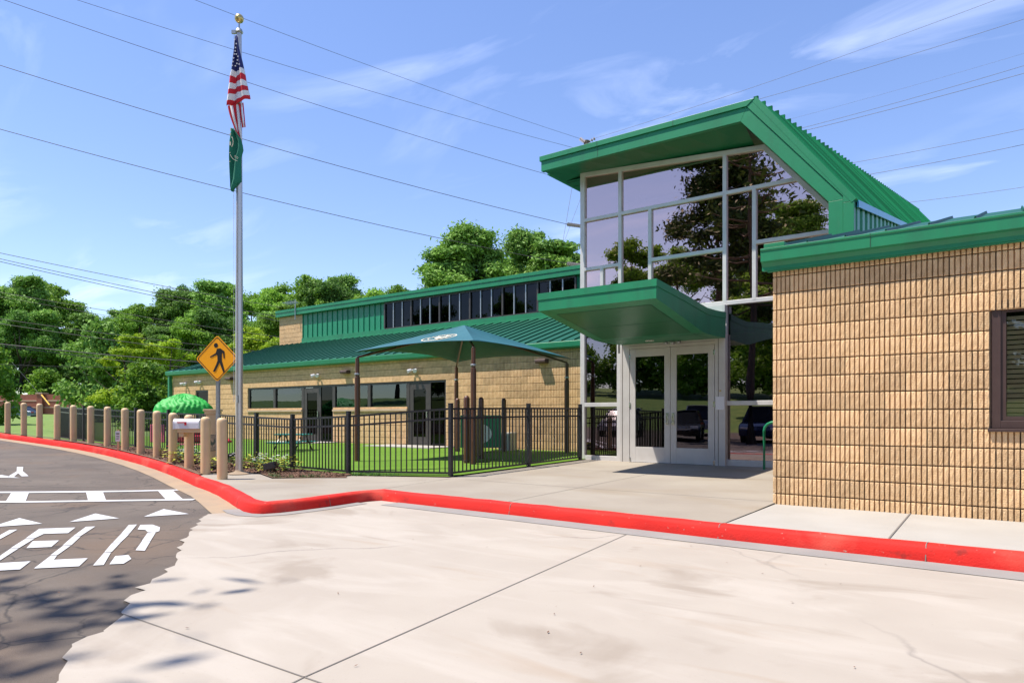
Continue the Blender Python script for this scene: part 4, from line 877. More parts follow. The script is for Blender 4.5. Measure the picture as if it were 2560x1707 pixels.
# ---- bollards
BOL = [(-27.46, 8.47, .65), (-26.1, 8.50, .60), (-24.8, 8.50, .55), (-23.45, 8.50, .50), (-22.2, 8.47, .46), (-20.95, 8.43, .41), (-19.55, 8.28, .37), (-18.12, 8.09, .33), (-16.85, 7.88, .30), (-15.75, 7.73, .26), (-14.43, 7.41, .23), (-13.21, 7.11, .19), (-12.2, 6.88, .15), (-11.02, 6.52, .115)]
prof_b = [(0.086, -0.1), (0.086, 0.98), (0.083, 1.02), (0.070, 1.048), (0.045, 1.064), (0.0, 1.07)]
ordn = ['first', 'second', 'third', 'fourth', 'fifth', 'sixth', 'seventh', 'eighth', 'ninth', 'tenth', 'eleventh', 'twelfth', 'thirteenth']
bmesh_ = None
for i, (x, y, z) in enumerate(BOL):
    if bmesh_ is None:
        o = MB().lathe(prof_b, 24).build('bollard', 'bollard_tan', smooth=True); bmesh_ = o.data
    else:
        o = from_mesh('bollard', bmesh_, None)
    o.location = (x, y, G(x, y) - .005)
    o.rotation_euler = (rr.uniform(-.008, .008), rr.uniform(-.008, .008), rr.uniform(0, 6))
    lab = 'tan rounded bollard on the concrete by the flagpole, nearest of the row' if i == 13 else 'tan rounded bollard, %s from the left end of the kerb row' % ordn[i]
    tag(o, lab, 'bollard', 'tan bollards along the red kerb')
# ---- flagpole
PX, PY = -11.70, 7.26; PZ = 0.148
fp = empty('flagpole', (PX, PY, PZ), label='tall silver aluminium flagpole with gold ball in the planting bed', cat='flagpole')
MB().lathe([(0.0665, 0.0), (0.066, 2.6), (0.060, 5.0), (0.050, 7.0), (0.043, 8.30), (0.0, 8.30)], 24).build('pole', 'pole_aluminium', fp, smooth=True)
MB().lathe([(0.20, 0.0), (0.205, 0.012), (0.16, 0.03), (0.09, 0.045), (0.074, 0.07), (0.068, 0.075)], 24).build('base_collar', 'tan_gutter', fp, smooth=True)
ball = MB(); ball.lathe([(0.0001, -.082)] + [(0.082*math.cos(a), 0.082*math.sin(a)) for a in np.linspace(-1.45, 1.5, 12)], 20, (0, 0, 8.52)); ball.build('ball_finial', 'gold_ball', fp, smooth=True)
MB().tube([(0, 0, 8.29), (0, 0, 8.45)], .014, 8).build('finial_stem', 'galvanized', fp)
MB().lathe([(.0, 0), (.06, 0), (.07, .02), (.05, .07), (0, .08)], 14, (0, 0, 8.25)).obox((-.09*.8, -.09*.59, 8.27), (.8, .59, 0), (-.59, .8, 0), (0, 0, 1), .05, .02, .03).build('truck', 'galvanized', fp)
hal = MB(); hal.tube([(-.075, -.055, 8.26), (-.085, -.06, 5.0), (-.08, -.06, 1.35)], .005, 5); hal.build('halyard', 'plastic_white', fp)
MB().obox((.06, -.07, 1.4), (1, 0, 0), (0, 1, 0), (0, 0, 1), .012, .012, .07).build('cleat', 'galvanized', fp)
# ---- flags: limp cloth, rows of the drape given by left and right edges
K = 0.002262
def fl_pt(xc, yc, dep):      # cloth coordinates -> world, dep toward the camera
    u = (xc-211)*K; z = CZ + (1041.6 - (50 + yc/3.336))*0.00755
    return (PX + u*math.cos(TH) + dep*math.sin(TH), PY + u*math.sin(TH) - dep*math.cos(TH), z)
def drape(rows, cols_n, dep, fold, colf, name, mats, parent=None):
    """rows: [(xl,yl,xr,yr)]; colf(row,colfrac)->material index"""
    v = []; f = []; mi = []; nr = len(rows)
    for ri, (xl, yl, xr, yr) in enumerate(rows):
        for k in range(cols_n+1):
            s = k/cols_n; a = fold(s, ri/(nr-1))
            v.append(fl_pt(xl+(xr-xl)*s, yl+(yr-yl)*s + 5*math.sin(s*7+ri), dep + a))
    for ri in range(nr-1):
        for k in range(cols_n):
            i = ri*(cols_n+1)+k; f.append((i, i+1, i+cols_n+2, i+cols_n+1)); mi.append(colf(ri, (k+.5)/cols_n))
    o = mesh_obj(name, v, f, parent=parent, mats=mats, midx=mi, smooth=True)
    md = o.modifiers.new('thick', 'SOLIDIFY'); md.thickness = .006
    return o
usf = wempty('national_flag', (PX, PY, 7.0), label='limp red, white and blue striped flag with stars at the pole top', cat='flag')
rows = [(196, 176, 206, 178), (191, 230, 211, 228), (186, 285, 220, 278), (178, 345, 233, 335), (171, 410, 247, 395), (165, 470, 258, 447), (155, 515, 268, 488), (150, 570, 275, 535), (142, 620, 285, 578), (138, 665, 292, 618), (130, 720, 303, 660), (126, 762, 308, 692)]
fold1 = lambda s, t: 0.075 + 0.035*math.sin(s*9 + t*2)*min(1, t*2) + .02*math.sin(s*17)
drape(rows, 18, 0, fold1, lambda r_, s: 2 if r_ < 5 else (0 if (r_-5) % 2 == 0 else 1), 'upper_cloth', ['flag_white', 'flag_red', 'flag_blue'], usf)
st = MB()
def star(xc, yc, rad, dep):
    pts = []
    for k in range(10):
        a = math.pi/2 + k*math.pi/5; q = rad if k % 2 == 0 else rad*.42
        pts.append(fl_pt(xc + q*math.cos(a), yc - q*math.sin(a), dep))
    c = len(st.v); st.v.append(fl_pt(xc, yc, dep)); st.v += pts; st.f += [(c, c+1+k, c+1+(k+1) % 10) for k in range(10)]
for xc, yc in ((200, 222), (206, 290), (203, 318), (196, 343), (190, 375), (184, 405), (178, 436), (226, 362), (222, 392), (217, 420), (212, 258), (212, 344), (236, 425), (205, 440)): star(xc, yc, 9, .145)
st.build('stars', 'flag_white', usf, fix=False)
strips = [(1, (124, 752), (141, 742), (205, 1005), (232, 1042)), (0, (141, 742), (166, 738), (200, 960), (214, 968)), (1, (166, 738), (193, 734), (206, 1010), (232, 1045)), (0, (193, 734), (209, 732), (232, 1035), (246, 1030)), (1, (209, 732), (233, 729), (244, 930), (256, 926)), (0, (233, 729), (244, 727), (254, 926), (266, 925)), (1, (244, 727), (254, 720), (264, 926), (272, 924))]
v = []; f = []; mi = []
for k, (c, a, b, d_, e) in enumerate(strips):
    n = 8
    for j in range(n+1):
        t = j/n; w_ = math.sin(t*math.pi)
        lx = a[0]+(d_[0]-a[0])*t - (6 if k == 0 else 0)*w_*(1-t)*2; rx = b[0]+(e[0]-b[0])*t
        dd = .045 + (.03 if k % 2 else -.0)*w_
        v += [fl_pt(lx, a[1]+(d_[1]-a[1])*t, dd), fl_pt((lx+rx)/2, (a[1]+(d_[1]-a[1])*t + b[1]+(e[1]-b[1])*t)/2, dd+.018), fl_pt(rx, b[1]+(e[1]-b[1])*t, dd)]
    base = k*3*(n+1)
    for j in range(n):
        for q in range(2): f.append((base+3*j+q, base+3*j+q+1, base+3*j+q+4, base+3*j+q+3)); mi.append(c)
mesh_obj('lower_cloth', v, f, parent=usf, mats=['flag_white', 'flag_red'], midx=mi, smooth=True)
gf_ = wempty('green_flag', (PX, PY, 5.0), label='limp dark green flag with pale emblem below the striped flag', cat='flag')
rows = [(166, 940, 186, 945), (160, 985, 212, 980), (155, 1040, 246, 1035), (152, 1090, 256, 1085), (150, 1140, 258, 1125), (148, 1190, 240, 1175), (147, 1240, 238, 1240), (146, 1300, 240, 1310), (146, 1360, 242, 1370), (145, 1410, 225, 1395), (150, 1440, 195, 1425), (166, 1460, 174, 1455)]
drape(rows, 14, 0.02, lambda s, t: .07 + .045*math.sin(s*8+t*5), lambda r_, s: 0, 'cloth', ['flag_green'], gf_)
em = MB()
for k in range(14):
    a0, a1 = -1.2 + k*.17, -1.2 + (k+1)*.17
    em.quad(*[fl_pt(168 + q*math.cos(a)*.55, 1060 + q*math.sin(a)*1.25, .15) for a, q in ((a0, 30), (a1, 30), (a1, 38), (a0, 38))])
for (x, y, w_, h_) in ((166, 960, 8, 26), (164, 1000, 10, 18), (163, 1075, 12, 30), (160, 1150, 10, 6), (158, 1222, 14, 5)): em.quad(fl_pt(x-w_/2, y-h_/2, .15), fl_pt(x+w_/2, y-h_/2, .15), fl_pt(x+w_/2, y+h_/2, .15), fl_pt(x-w_/2, y+h_/2, .15))
for (cx_, cy_) in ((206, 1182), (222, 1192)):
    for k in range(10):
        a0, a1 = k*.628, (k+1)*.628; em.quad(*[fl_pt(cx_ + q*math.cos(a)*.8, cy_ + q*math.sin(a), .155) for a, q in ((a0, 6), (a1, 6), (a1, 9), (a0, 9))])
for k in range(8):
    a0, a1 = 1.8 + k*.13, 1.8 + (k+1)*.13
    em.quad(*[fl_pt(240 + q*math.cos(a), 1140 + q*math.sin(a), .15) for a, q in ((a0, 78), (a1, 78), (a1, 82), (a0, 82))])
em.build('emblem', 'cream_print', gf_, fix=False)
# ---- pedestrian sign
sx, sy = -12.72, 7.42; sz = G(sx, sy)
ps = empty('pedestrian_sign', (sx, sy, sz), R(27), 'yellow-orange diamond sign with black walking figure on grey post', 'road sign')
MB().box(-.028, .028, .0, .028, -.05, 2.62-sz).box(-.046, -.028, .018, .028, -.05, 2.62-sz).box(.028, .046, .018, .028, -.05, 2.62-sz).build('post', 'galvanized', ps)
cz0 = 2.372 - sz; hd = .452
def rdia(h, r_=.05, n=5):
    pts = []
    for k in range(4):
        c = Vector((math.cos(k*math.pi/2), math.sin(k*math.pi/2))) * (h - r_*1.414)
        for j in range(n+1):
            a = k*math.pi/2 - math.pi/4 + j/n*math.pi/2; pts.append((c.x + r_*math.cos(a), c.y + r_*math.sin(a) + cz0))
    return pts
MB().prism_y(rdia(hd+.012), -.006, -.001).build('plate', 'sign_yellow', ps)
bd = MB(); o_, i_ = rdia(hd-.016, .045), rdia(hd-.036, .038)
for k in range(len(o_)): bd.quad(*[(q[0], -.0085, q[1]) for q in (o_[k], o_[(k+1) % len(o_)], i_[(k+1) % len(o_)], i_[k])])
bd.build('border', 'sign_black', ps, fix=False)
fig = MB()
def sp_(pts): fig.quad(*[((x-515)*.002145, -.009 - .0004*len(fig.f), cz0 - (y-365)*.002145) for x, y in pts])
sp_([(503 + 21*math.cos(a), 243 + 21*math.sin(a)) for a in np.linspace(0, 2*math.pi, 17)[:-1]])
for poly in ([(512, 276), (545, 270), (572, 290), (563, 330), (561, 388), (519, 392), (517, 340), (500, 318)], [(520, 280), (503, 312), (442, 347), (446, 357), (512, 330), (526, 305)], [(546, 271), (590, 300), (592, 364), (580, 366), (574, 318), (555, 306)], [(519, 385), (547, 392), (494, 487), (473, 484), (505, 420)], [(538, 388), (562, 383), (594, 489), (577, 494), (548, 425)]): sp_(poly)
fig.build('walking_figure', 'sign_black', ps, fix=False)
# ---- emblem (ring, letters on an arc, rooster)
def letter(ch):
    cu = bpy.data.curves.new('l', 'FONT'); cu.body = ch; cu.resolution_u = 2; ob = bpy.data.objects.new('l', cu); COL.objects.link(ob)
    dg = bpy.context.evaluated_depsgraph_get(); me = ob.evaluated_get(dg).to_mesh()
    vs_ = [(p.co.x, p.co.y) for p in me.vertices]; fs = [tuple(p.vertices) for p in me.polygons]; ob.evaluated_get(dg).to_mesh_clear()
    bpy.data.objects.remove(ob); bpy.data.curves.remove(cu); return vs_, fs
def emblem2d():
    v = []; f = []
    def ring(r0, r1, n=40):
        b = len(v)
        for k in range(n):
            a = 2*math.pi*k/n; v.append((r0*math.cos(a), r0*math.sin(a))); v.append((r1*math.cos(a), r1*math.sin(a)))
        for k in range(n): f.append((b+2*k, b+2*k+1, b+(2*k+3) % (2*n), b+(2*k+2) % (2*n)))
    ring(.93, 1.0); ring(.60, .645)
    def arc(txt, a0, a1, rad, size, flip):
        for k, ch in enumerate(txt):
            a = a0 + (a1-a0)*k/(len(txt)-1); lv, lf = letter(ch); w_ = max(p[0] for p in lv); b = len(v)
            ro = a - math.pi/2 if not flip else a + math.pi/2
            for x, y in lv:
                x = (x - w_/2)*size; y = (y - .35)*size
                v.append((rad*math.cos(a) + x*math.cos(ro) - y*math.sin(ro), rad*math.sin(a) + x*math.sin(ro) + y*math.cos(ro)))
            f.extend([tuple(q+b for q in t) for t in lf])
    arc('PRIMROSE', R(160), R(20), .79, .30, False); arc('SCHOOLS', R(215), R(325), .79, .26, True)
    ro = [(-.30, .42), (-.22, .50), (-.12, .44), (-.10, .30), (.02, .12), (.18, .08), (.26, .26), (.22, .44), (.36, .46), (.48, .26), (.44, .0), (.30, -.20), (.12, -.30), (.10, -.46), (.18, -.50), (-.02, -.50), (.03, -.46), (.02, -.30), (-.16, -.24), (-.28, -.05), (-.26, .20), (-.30, .30), (-.40, .32)]
    tri = geometry.tessellate_polygon([[Vector((x, y, 0)) for x, y in ro]]); b = len(v); v.extend(ro); f.extend([tuple(q+b for q in t) for t in tri])
    return v, f
EMV, EMF = emblem2d()
# ---- pedestal sign
qx, qy = -13.05, 7.52; qz = G(qx, qy)
pd = empty('pedestal_sign', (qx, qy, qz), R(48), 'tan square pedestal with flared cap and round rooster emblem', 'sign')
MB().box(-.115, .115, -.115, .115, -.05, 1.07).build('post', 'bollard_tan', pd, bevel=.006)
MB().obox((0, 0, 1.10), (1, 0, 0), (0, 1, 0), (0, 0, 1), .135, .135, .03).obox((0, 0, 1.15), (1, 0, 0), (0, 1, 0), (0, 0, 1), .155, .155, .022).build('cap', 'bollard_tan', pd, bevel=.008)
dsk = MB(); dsk.prism_y([(.17*math.cos(a), .50 + .17*math.sin(a)) for a in np.linspace(0, 2*math.pi, 33)[:-1]], -.128, -.1155); dk = dsk.build('emblem_disc', 'sill_stone', pd)
mesh_obj('emblem', [(.165*x, -.1295, .50 + .165*y) for x, y in EMV], EMF, 'panel_grey_green', dk)
# ---- mailbox
mb_ = empty('mailbox', (-12.95, 6.98, G(-12.95, 6.98)), R(36), 'white mailbox with small red flag bracketed to a tan bollard', 'mailbox')
pr = [(-.085, 0), (.085, 0)] + [(.085*math.cos(a), .11 + .085*math.sin(a)) for a in np.linspace(0, math.pi, 11)]
zc0 = 0.80
b = MB(); b.prism_x([(y, z + zc0) for y, z in pr], -.27, .22); b.build('body', 'plastic_white', mb_, bevel=.005)
MB().prism_x([(y*1.05, (z-.1)*1.05 + .1 + zc0) for y, z in pr], -.285, -.27).build('door', 'plastic_white', mb_)
MB().box(-.20, -.02, -.094, -.086, zc0+.115, zc0+.135).box(-.06, -.02, -.094, -.086, zc0+.07, zc0+.135).build('signal_flag', 'flag_red', mb_)
MB().box(-.22, .24, -.06, .06, zc0-.075, zc0-.001).box(-.20, -.10, -.04, .12, zc0-.16, zc0-.075).build('bracket', 'bollard_tan', mb_, bevel=.006)
# ---- small garden sign, spotlights
gs = empty('garden_sign', (-18.25, 7.98, G(-18.25, 7.98)), R(50), 'tiny white notice on a tan stake between two bollards', 'sign')
MB().box(-.022, .022, -.02, .02, -.05, .52).build('stake', 'bollard_tan', gs); pl_ = MB().box(-.055, .055, -.028, -.021, .22, .48).build('plate', 'plastic_white', gs)
MB().box(-.035, .035, -.031, -.0285, .40, .43).box(-.035, .035, -.031, -.0285, .35, .365).box(-.035, .035, -.031, -.0285, .31, .325).box(-.035, .02, -.031, -.0285, .27, .285).build('print', 'fixture_brown', pl_)
def spot(x, y, rz, label):
    r_ = empty('spotlight', (x, y, G(x, y)), rz, label, 'spotlight', 'black spotlights aimed at the flagpole')
    MB().tube([(0, 0, -.03), (0, 0, .09)], .018, 8).build('stem', 'black_steel', r_)
    MB().obox((0, 0, .15), (1, 0, .25), (0, 1, 0), (-.25, 0, 1), .115, .07, .06).build('housing', 'black_steel', r_, bevel=.008)
    MB().obox((.115, 0, .18), (1, 0, .25), (0, 1, 0), (-.25, 0, 1), .006, .06, .05).build('lens', 'car_glass', r_)
spot(-11.25, 7.62, R(25), 'black box spotlight on the mulch just right of the flagpole'); spot(-13.6, 8.28, R(40), 'black box spotlight half hidden behind the flagpole')
# ---- fabric shade canopy on four brown posts
sc_ = wempty('shade_canopy', (-10.8, 12.8, 0.22), label='teal fabric shade canopy on four brown posts over the play turf', cat='canopy')
PST = {'L': (-11.94, 10.32, 2.66), 'N': (-9.11, 11.0, 2.78), 'Rr': (-9.38, 15.13, 2.72), 'Fr': (-12.69, 14.57, 2.74)}
apex = Vector((-10.85, 12.75, 3.46))
for k, (x, y, z) in PST.items():
    gz0 = G(x, y); c = Vector((x, y, 0)); inw = (Vector((apex.x, apex.y, 0)) - c).normalized()
    MB().lathe([(.062, gz0-.05), (.062, z-.55), (.046, z-.54), (.046, z-.12)], 16, (x, y, 0)).build('post', 'post_brown', sc_, smooth=True)
    top_ = c - inw*.0 + Vector((0, 0, z-.12)); mid = c + Vector((0, 0, z-.09)) + inw*.02
    MB().tube([top_, mid, c + inw*.16 + Vector((0, 0, z-.055)), apex - Vector((0, 0, .14))], .026, 8).build('rafter', 'post_brown', sc_, smooth=True)
    MB().lathe([(.06, 0), (.064, .01), (.064, .03), (.06, .04)], 12, (x, y, z-.50)).build('clamp', 'galvanized', sc_)
order = ['L', 'N', 'Rr', 'Fr']
def face_pt(A, B, a, b):
    mid_in = (Vector((apex.x, apex.y, 0)) - Vector(((A.x+B.x)/2, (A.y+B.y)/2, 0))).normalized(); w_ = 4*a*(1-a)
    E = A.lerp(B, a) + (mid_in*.24 + Vector((0, 0, .10)))*w_
    p = E.lerp(apex, b); p.z -= .10*math.sin(math.pi*b)*w_ ; return p
corners = []
for k in order:
    x, y, z = PST[k]; c = Vector((x, y, z)); o_ = (Vector((x, y, 0)) - Vector((apex.x, apex.y, 0))).normalized(); corners.append(c + o_*.10 + Vector((0, 0, .02)))
v = []; f = []; na, nb = 14, 10
for q in range(4):
    A, B = corners[q], corners[(q+1) % 4]; b0 = len(v)
    for i in range(na+1):
        for j in range(nb+1): v.append(face_pt(A, B, i/na, j/nb))
    for i in range(na):
        for j in range(nb): f.append((b0+i*(nb+1)+j, b0+(i+1)*(nb+1)+j, b0+(i+1)*(nb+1)+j+1, b0+i*(nb+1)+j+1))
fab = mesh_obj('fabric', v, f, 'canopy_fabric', sc_, smooth=True)
bm = bmesh.new(); bm.from_mesh(fab.data); bmesh.ops.remove_doubles(bm, verts=bm.verts, dist=.002); bmesh.ops.recalc_face_normals(bm, faces=bm.faces); bm.to_mesh(fab.data); bm.free(); fab.data.set_sharp_from_angle(angle=R(16))
md = fab.modifiers.new('thick', 'SOLIDIFY'); md.thickness = .008
A, B = corners[0], corners[1]
c0 = face_pt(A, B, .50, .44); e1 = (face_pt(A, B, .58, .44) - face_pt(A, B, .42, .44)).normalized(); up_ = (face_pt(A, B, .50, .52) - face_pt(A, B, .50, .36)).normalized()
nm = e1.cross(up_).normalized(); nm = nm if nm.z > 0 else -nm; up_ = (up_ - e1*up_.dot(e1)).normalized()
ev_ = []
for x, y in EMV:
    p = c0 + e1*(.42*x) + up_*(.42*y) + nm*.03; ev_.append(tuple(p))
mesh_obj('emblem', ev_, EMF, 'cream_print', fab)
# ---- play panels with padded brown posts
def play_panel(name, p0, p1, mat, label, disc):
    A, B = Vector(p0), Vector(p1); zc_ = min(G(*A), G(*B)); ang = math.atan2(B.y-A.y, B.x-A.x); L = (B-A).length
    r_ = empty('activity_station', (A.x, A.y, zc_), ang, label, 'play panel', 'play panels on padded posts under the shade canopy')
    for x in (0, L):
        MB().lathe([(.064, -.05), (.064, 1.38), (.058, 1.42), (.035, 1.455), (0, 1.465)], 16, (x, 0, 0)).build('post', 'post_brown', r_, smooth=True)
        MB().lathe([(.071, 0), (.071, .04)], 16, (x, 0, 1.02)).lathe([(.071, 0), (.071, .03)], 16, (x, 0, .06)).build('collar', 'fixture_brown', r_)
    pn = MB().box(.07, L-.07, -.02, .02, .12, 1.0).build('panel', mat, r_, bevel=.01)
    if disc:
        MB().prism_y([(L/2 + .30*math.cos(a)*min(1, L), .50 + .26*math.sin(a)) for a in np.linspace(0, 2*math.pi, 25)[:-1]], -.026, .026).build('white_disc', 'plastic_white', pn)
play_panel('activity_station', (-12.15, 14.0), (-11.15, 14.75), 'panel_green', 'green panel with white disc between brown posts by the wall', True)
play_panel('activity_station', (-9.44, 11.17), (-9.95, 12.29), 'panel_grey_green', 'dark panel between brown posts behind the fence corner', False)
# ---- toddler picnic table
pt = empty('picnic_table', (-16.2, 11.7, G(-16.2, 11.7) + .02), R(30), 'low teal toddler picnic table with two benches on the turf', 'picnic table')
MB().box(-.45, .45, -.28, .28, .43, .465).build('table_top', 'table_teal', pt, bevel=.008)
for s in (-1, 1):
    MB().box(-.45, .45, s*.55-.11, s*.55+.11, .22, .25).build('bench', 'table_teal', pt, bevel=.006)
    b = MB(); b.tube([(s*.30, -.58, 0), (s*.30, -.14, .43)], .02, 6); b.tube([(s*.30, .58, 0), (s*.30, .14, .43)], .02, 6); b.tube([(s*.30, -.60, .21), (s*.30, .60, .21)], .018, 6); b.build('leg_frame', 'black_steel', pt)
# ---- tree-shaped playhouse
ph = empty('playhouse', (-23.4, 12.4, G(-23.4, 12.4) + .02), R(20), 'toddler playhouse with glossy green leafy dome roof and red panels', 'playhouse')
v = []; f = []; nt, nr_ = 120, 34; rn = random.Random(11); ph0 = [rn.uniform(0, 6) for _ in range(8)]
for j in range(nr_+1):
    t = j/nr_
    for k in range(nt):
        a = 2*math.pi*k/nt; lob = 1 + .05*math.sin(3*a+1) + .03*math.sin(5*a)
        rad = .95*math.sin(t*1.5)/math.sin(1.5)*lob; z = .64*(1 - t**1.3)
        rim = max(0, t-.80)/.20; z -= rim*(.09*(.5+.5*math.sin(13*a + math.sin(3*a))) + .05)
        lf = max(-.35, math.sin(24*a + 2.5*math.sin(11*t + 3*a)))*(.6 + .4*math.sin(t*30 + 3*math.sin(7*a)))*.042*min(1, t*4)
        rad += lf; z += lf*.8
        v.append((rad*math.cos(a), rad*math.sin(a)*.9, 1.06 + z))
for j in range(nr_):
    for k in range(nt): f.append((j*nt+k, j*nt+(k+1) % nt, (j+1)*nt+(k+1) % nt, (j+1)*nt+k))
mesh_obj('leafy_roof', v, f, 'leaf_plastic', ph, smooth=True)
MB().lathe([(.22, 0), (.17, .5), (.15, .9), (.24, 1.3)], 14).build('trunk', 'play_brown', ph, smooth=True)
MB().box(.15, .85, -.62, -.56, 0, .80).box(.80, .86, -.56, .5, 0, .72).build('red_panel', 'play_red', ph, bevel=.02)
MB().box(-.85, -.25, -.62, -.56, 0, .62).build('pink_panel', 'play_pink', ph, bevel=.02)
MB().prism_y([(.9, 0), (1.9, 0), (1.9, .06), (.98, .62), (.9, .62)], -.3, .12).build('slide', 'play_red', ph, bevel=.02)
rc = empty('play_rocker', (-21.2, 11.6, G(-21.2, 11.6) + .02), R(60), 'small red and pink ride-on toy seen through the fence', 'toy')
MB().box(-.4, .4, -.14, .14, .12, .30).box(.2, .36, -.10, .10, .30, .52).build('body', 'play_red', rc, bevel=.03); MB().tube([(-.45, -.16, .02), (0, -.16, 0), (.45, -.16, .02)], .03, 6).tube([(-.45, .16, .02), (0, .16, 0), (.45, .16, .02)], .03, 6).build('runner', 'play_pink', rc)
# ---- green handrail by the right wall
hr = MB(); hr.tube([(-3.73, 12.9, .2), (-3.73, 12.9, .96), (-3.715, 12.9, 1.03), (-3.67, 12.9, 1.085), (-3.60, 12.9, 1.115), (-3.50, 12.9, 1.125), (-2.9, 12.9, 1.125), (-2.55, 12.9, 1.125), (-2.55, 12.9, .2)], .026, 12)
hro = hr.build('handrail', 'panel_green', smooth=True); tag(hro, 'bent green pipe handrail beside the right block wall', 'handrail')
MB().lathe([(.06, .232), (.06, .244), (.03, .25)], 14, (-3.73, 12.9, 0)).build('base_plate', 'galvanized', hro)
# ---- plants in the bed
def plant_mesh(seed, kind):
    rn = random.Random(seed); v = []; f = []; mi = []
    n = 70
    for k in range(n):
        a = rn.uniform(0, 6.28); q = rn.random()**.5*.15; h = rn.uniform(.05, .26)*(1.15 - q*2.5)
        c = Vector((q*math.cos(a), q*math.sin(a), h)); d = Vector((math.cos(a)+rn.uniform(-.6, .6), math.sin(a)+rn.uniform(-.6, .6), rn.uniform(-.2, .5))).normalized(); s = d.cross(Vector((0, 0, 1))).normalized(); L = rn.uniform(.05, .09); W = L*.4
        i = len(v); v += [tuple(c), tuple(c + d*L*.5 + s*W), tuple(c + d*L - Vector((0, 0, .015))), tuple(c + d*L*.5 - s*W)]; f.append((i, i+1, i+2, i+3)); mi.append(0)
    leaves = (v, f); v2 = []; f2 = []
    nf = {'white': 13, 'red': 7, 'coleus': 0}[kind]
    for k in range(nf):
        a = rn.uniform(0, 6.28); q = rn.random()**.5*.16; c = Vector((q*math.cos(a), q*math.sin(a), rn.uniform(.20, .34)))
        for p in range(5):
            b = p*1.2566 + a; i = len(v2); r_ = .034; u = Vector((math.cos(b), math.sin(b), .25)); w_ = Vector((-math.sin(b), math.cos(b), 0))
            v2 += [tuple(c), tuple(c + u*r_*.7 + w_*r_*.5), tuple(c + u*r_), tuple(c + u*r_*.7 - w_*r_*.5)]; f2.append((i, i+1, i+2, i+3))
    out_ = []
    lm, fm = {'white': ('flower_leaf', 'flower_white'), 'red': ('flower_leaf', 'flower_red'), 'coleus': ('coleus', 'coleus')}[kind]
    for nm_, vv, ff, mm in (('foliage', v, f, lm), ('blossoms', v2, f2, fm)):
        if ff:
            me = bpy.data.meshes.new(nm_); me.from_pydata(vv, [], ff); me.materials.append(M[mm]); out_.append((nm_, me))
    return out_
PM = {k: [plant_mesh(i+3, k) for i in range(2)] for k in ('white', 'red', 'coleus')}
PLT = [(-14.75, 7.78, 'white'), (-14.2, 7.75, 'white'), (-13.75, 7.62, 'coleus'), (-13.5, 7.75, 'red'), (-12.62, 7.28, 'coleus'), (-12.75, 7.9, 'coleus'), (-12.4, 7.75, 'coleus'), (-12.05, 8.0, 'coleus'), (-12.35, 8.1, 'coleus'), (-11.75, 8.05, 'coleus'), (-11.9, 7.85, 'white'), (-11.45, 7.95, 'white'), (-11.1, 7.95, 'coleus'), (-13.2, 8.1, 'white'), (-13.9, 8.2, 'white'), (-15.3, 7.95, 'red'), (-15.6, 7.9, 'coleus'), (-12.55, 8.2, 'white'), (-14.1, 7.35, 'coleus'), (-11.6, 7.75, 'coleus')]
wor = {'white': ('white_flower_plant', 'small white-flowered bedding plant in the mulch near the flagpole', 'flower'), 'red': ('red_flower_plant', 'small red-flowered bedding plant in the mulch behind the bollards', 'flower'), 'coleus': ('yellow_leaf_plant', 'yellow-green leafy bedding plant in the mulch near the flagpole', 'plant')}
cnt = {'white': 0, 'red': 0, 'coleus': 0}; PLT.sort()
for i, (x, y, k) in enumerate(PLT):
    nm_, lb, ct = wor[k]; lb = lb.replace('near the flagpole', 'bed').replace('behind the bollards', 'bed') + ', %s from the left' % ordn[cnt[k]]; cnt[k] += 1; o = empty(nm_, (x, y, G(x, y)), i*1.3); o.scale = (1.0 + .25*math.sin(i*2.1),)*3
    for pn_, pm_ in PM[k][i % 2]: from_mesh(pn_, pm_, o)
    tag(o, lb, ct, {'white': 'white flowers in the bed', 'red': 'red flowers in the bed', 'coleus': 'yellow-green plants in the bed'}[k])
# mulch chips, loose
rn = random.Random(21); v = []; f = []
for k in range(5200):
    x = rn.uniform(-20, -9.6); lo = kerbY(x) + .28 if x < -12.2 else np.interp(x, [-12.2, -11.32, -10.44, -9.97, -9.38], [7.2, 7.52, 7.2, 7.6, 7.95]); hi = np.interp(x, [-19.1, -15.1, -11.6, -9.75], [8.75, 8.6, 8.34, 8.2]) 
    if hi <= lo: continue
    y = rn.uniform(lo, hi); a = rn.uniform(0, 6.3); L = rn.uniform(.015, .045); W = rn.uniform(.006, .014); z = G(x, y) + .014 + rn.uniform(0, .02); t = rn.uniform(-.5, .5)
    d = Vector((math.cos(a), math.sin(a), t)) * L; s = Vector((-math.sin(a), math.cos(a), rn.uniform(-.6, .6))) * W; c = Vector((x, y, z)); i = len(v)
    v += [tuple(c-d-s), tuple(c+d-s), tuple(c+d+s), tuple(c-d+s), tuple(c+Vector((0, 0, .008)))]; f += [(i, i+1, i+4), (i+1, i+2, i+4), (i+2, i+3, i+4), (i+3, i, i+4)]
o = mesh_obj('mulch_chips', v, f, 'mulch_chip'); tag(o, 'loose brown bark chips on the planting bed by the fence', 'mulch', kind='stuff')
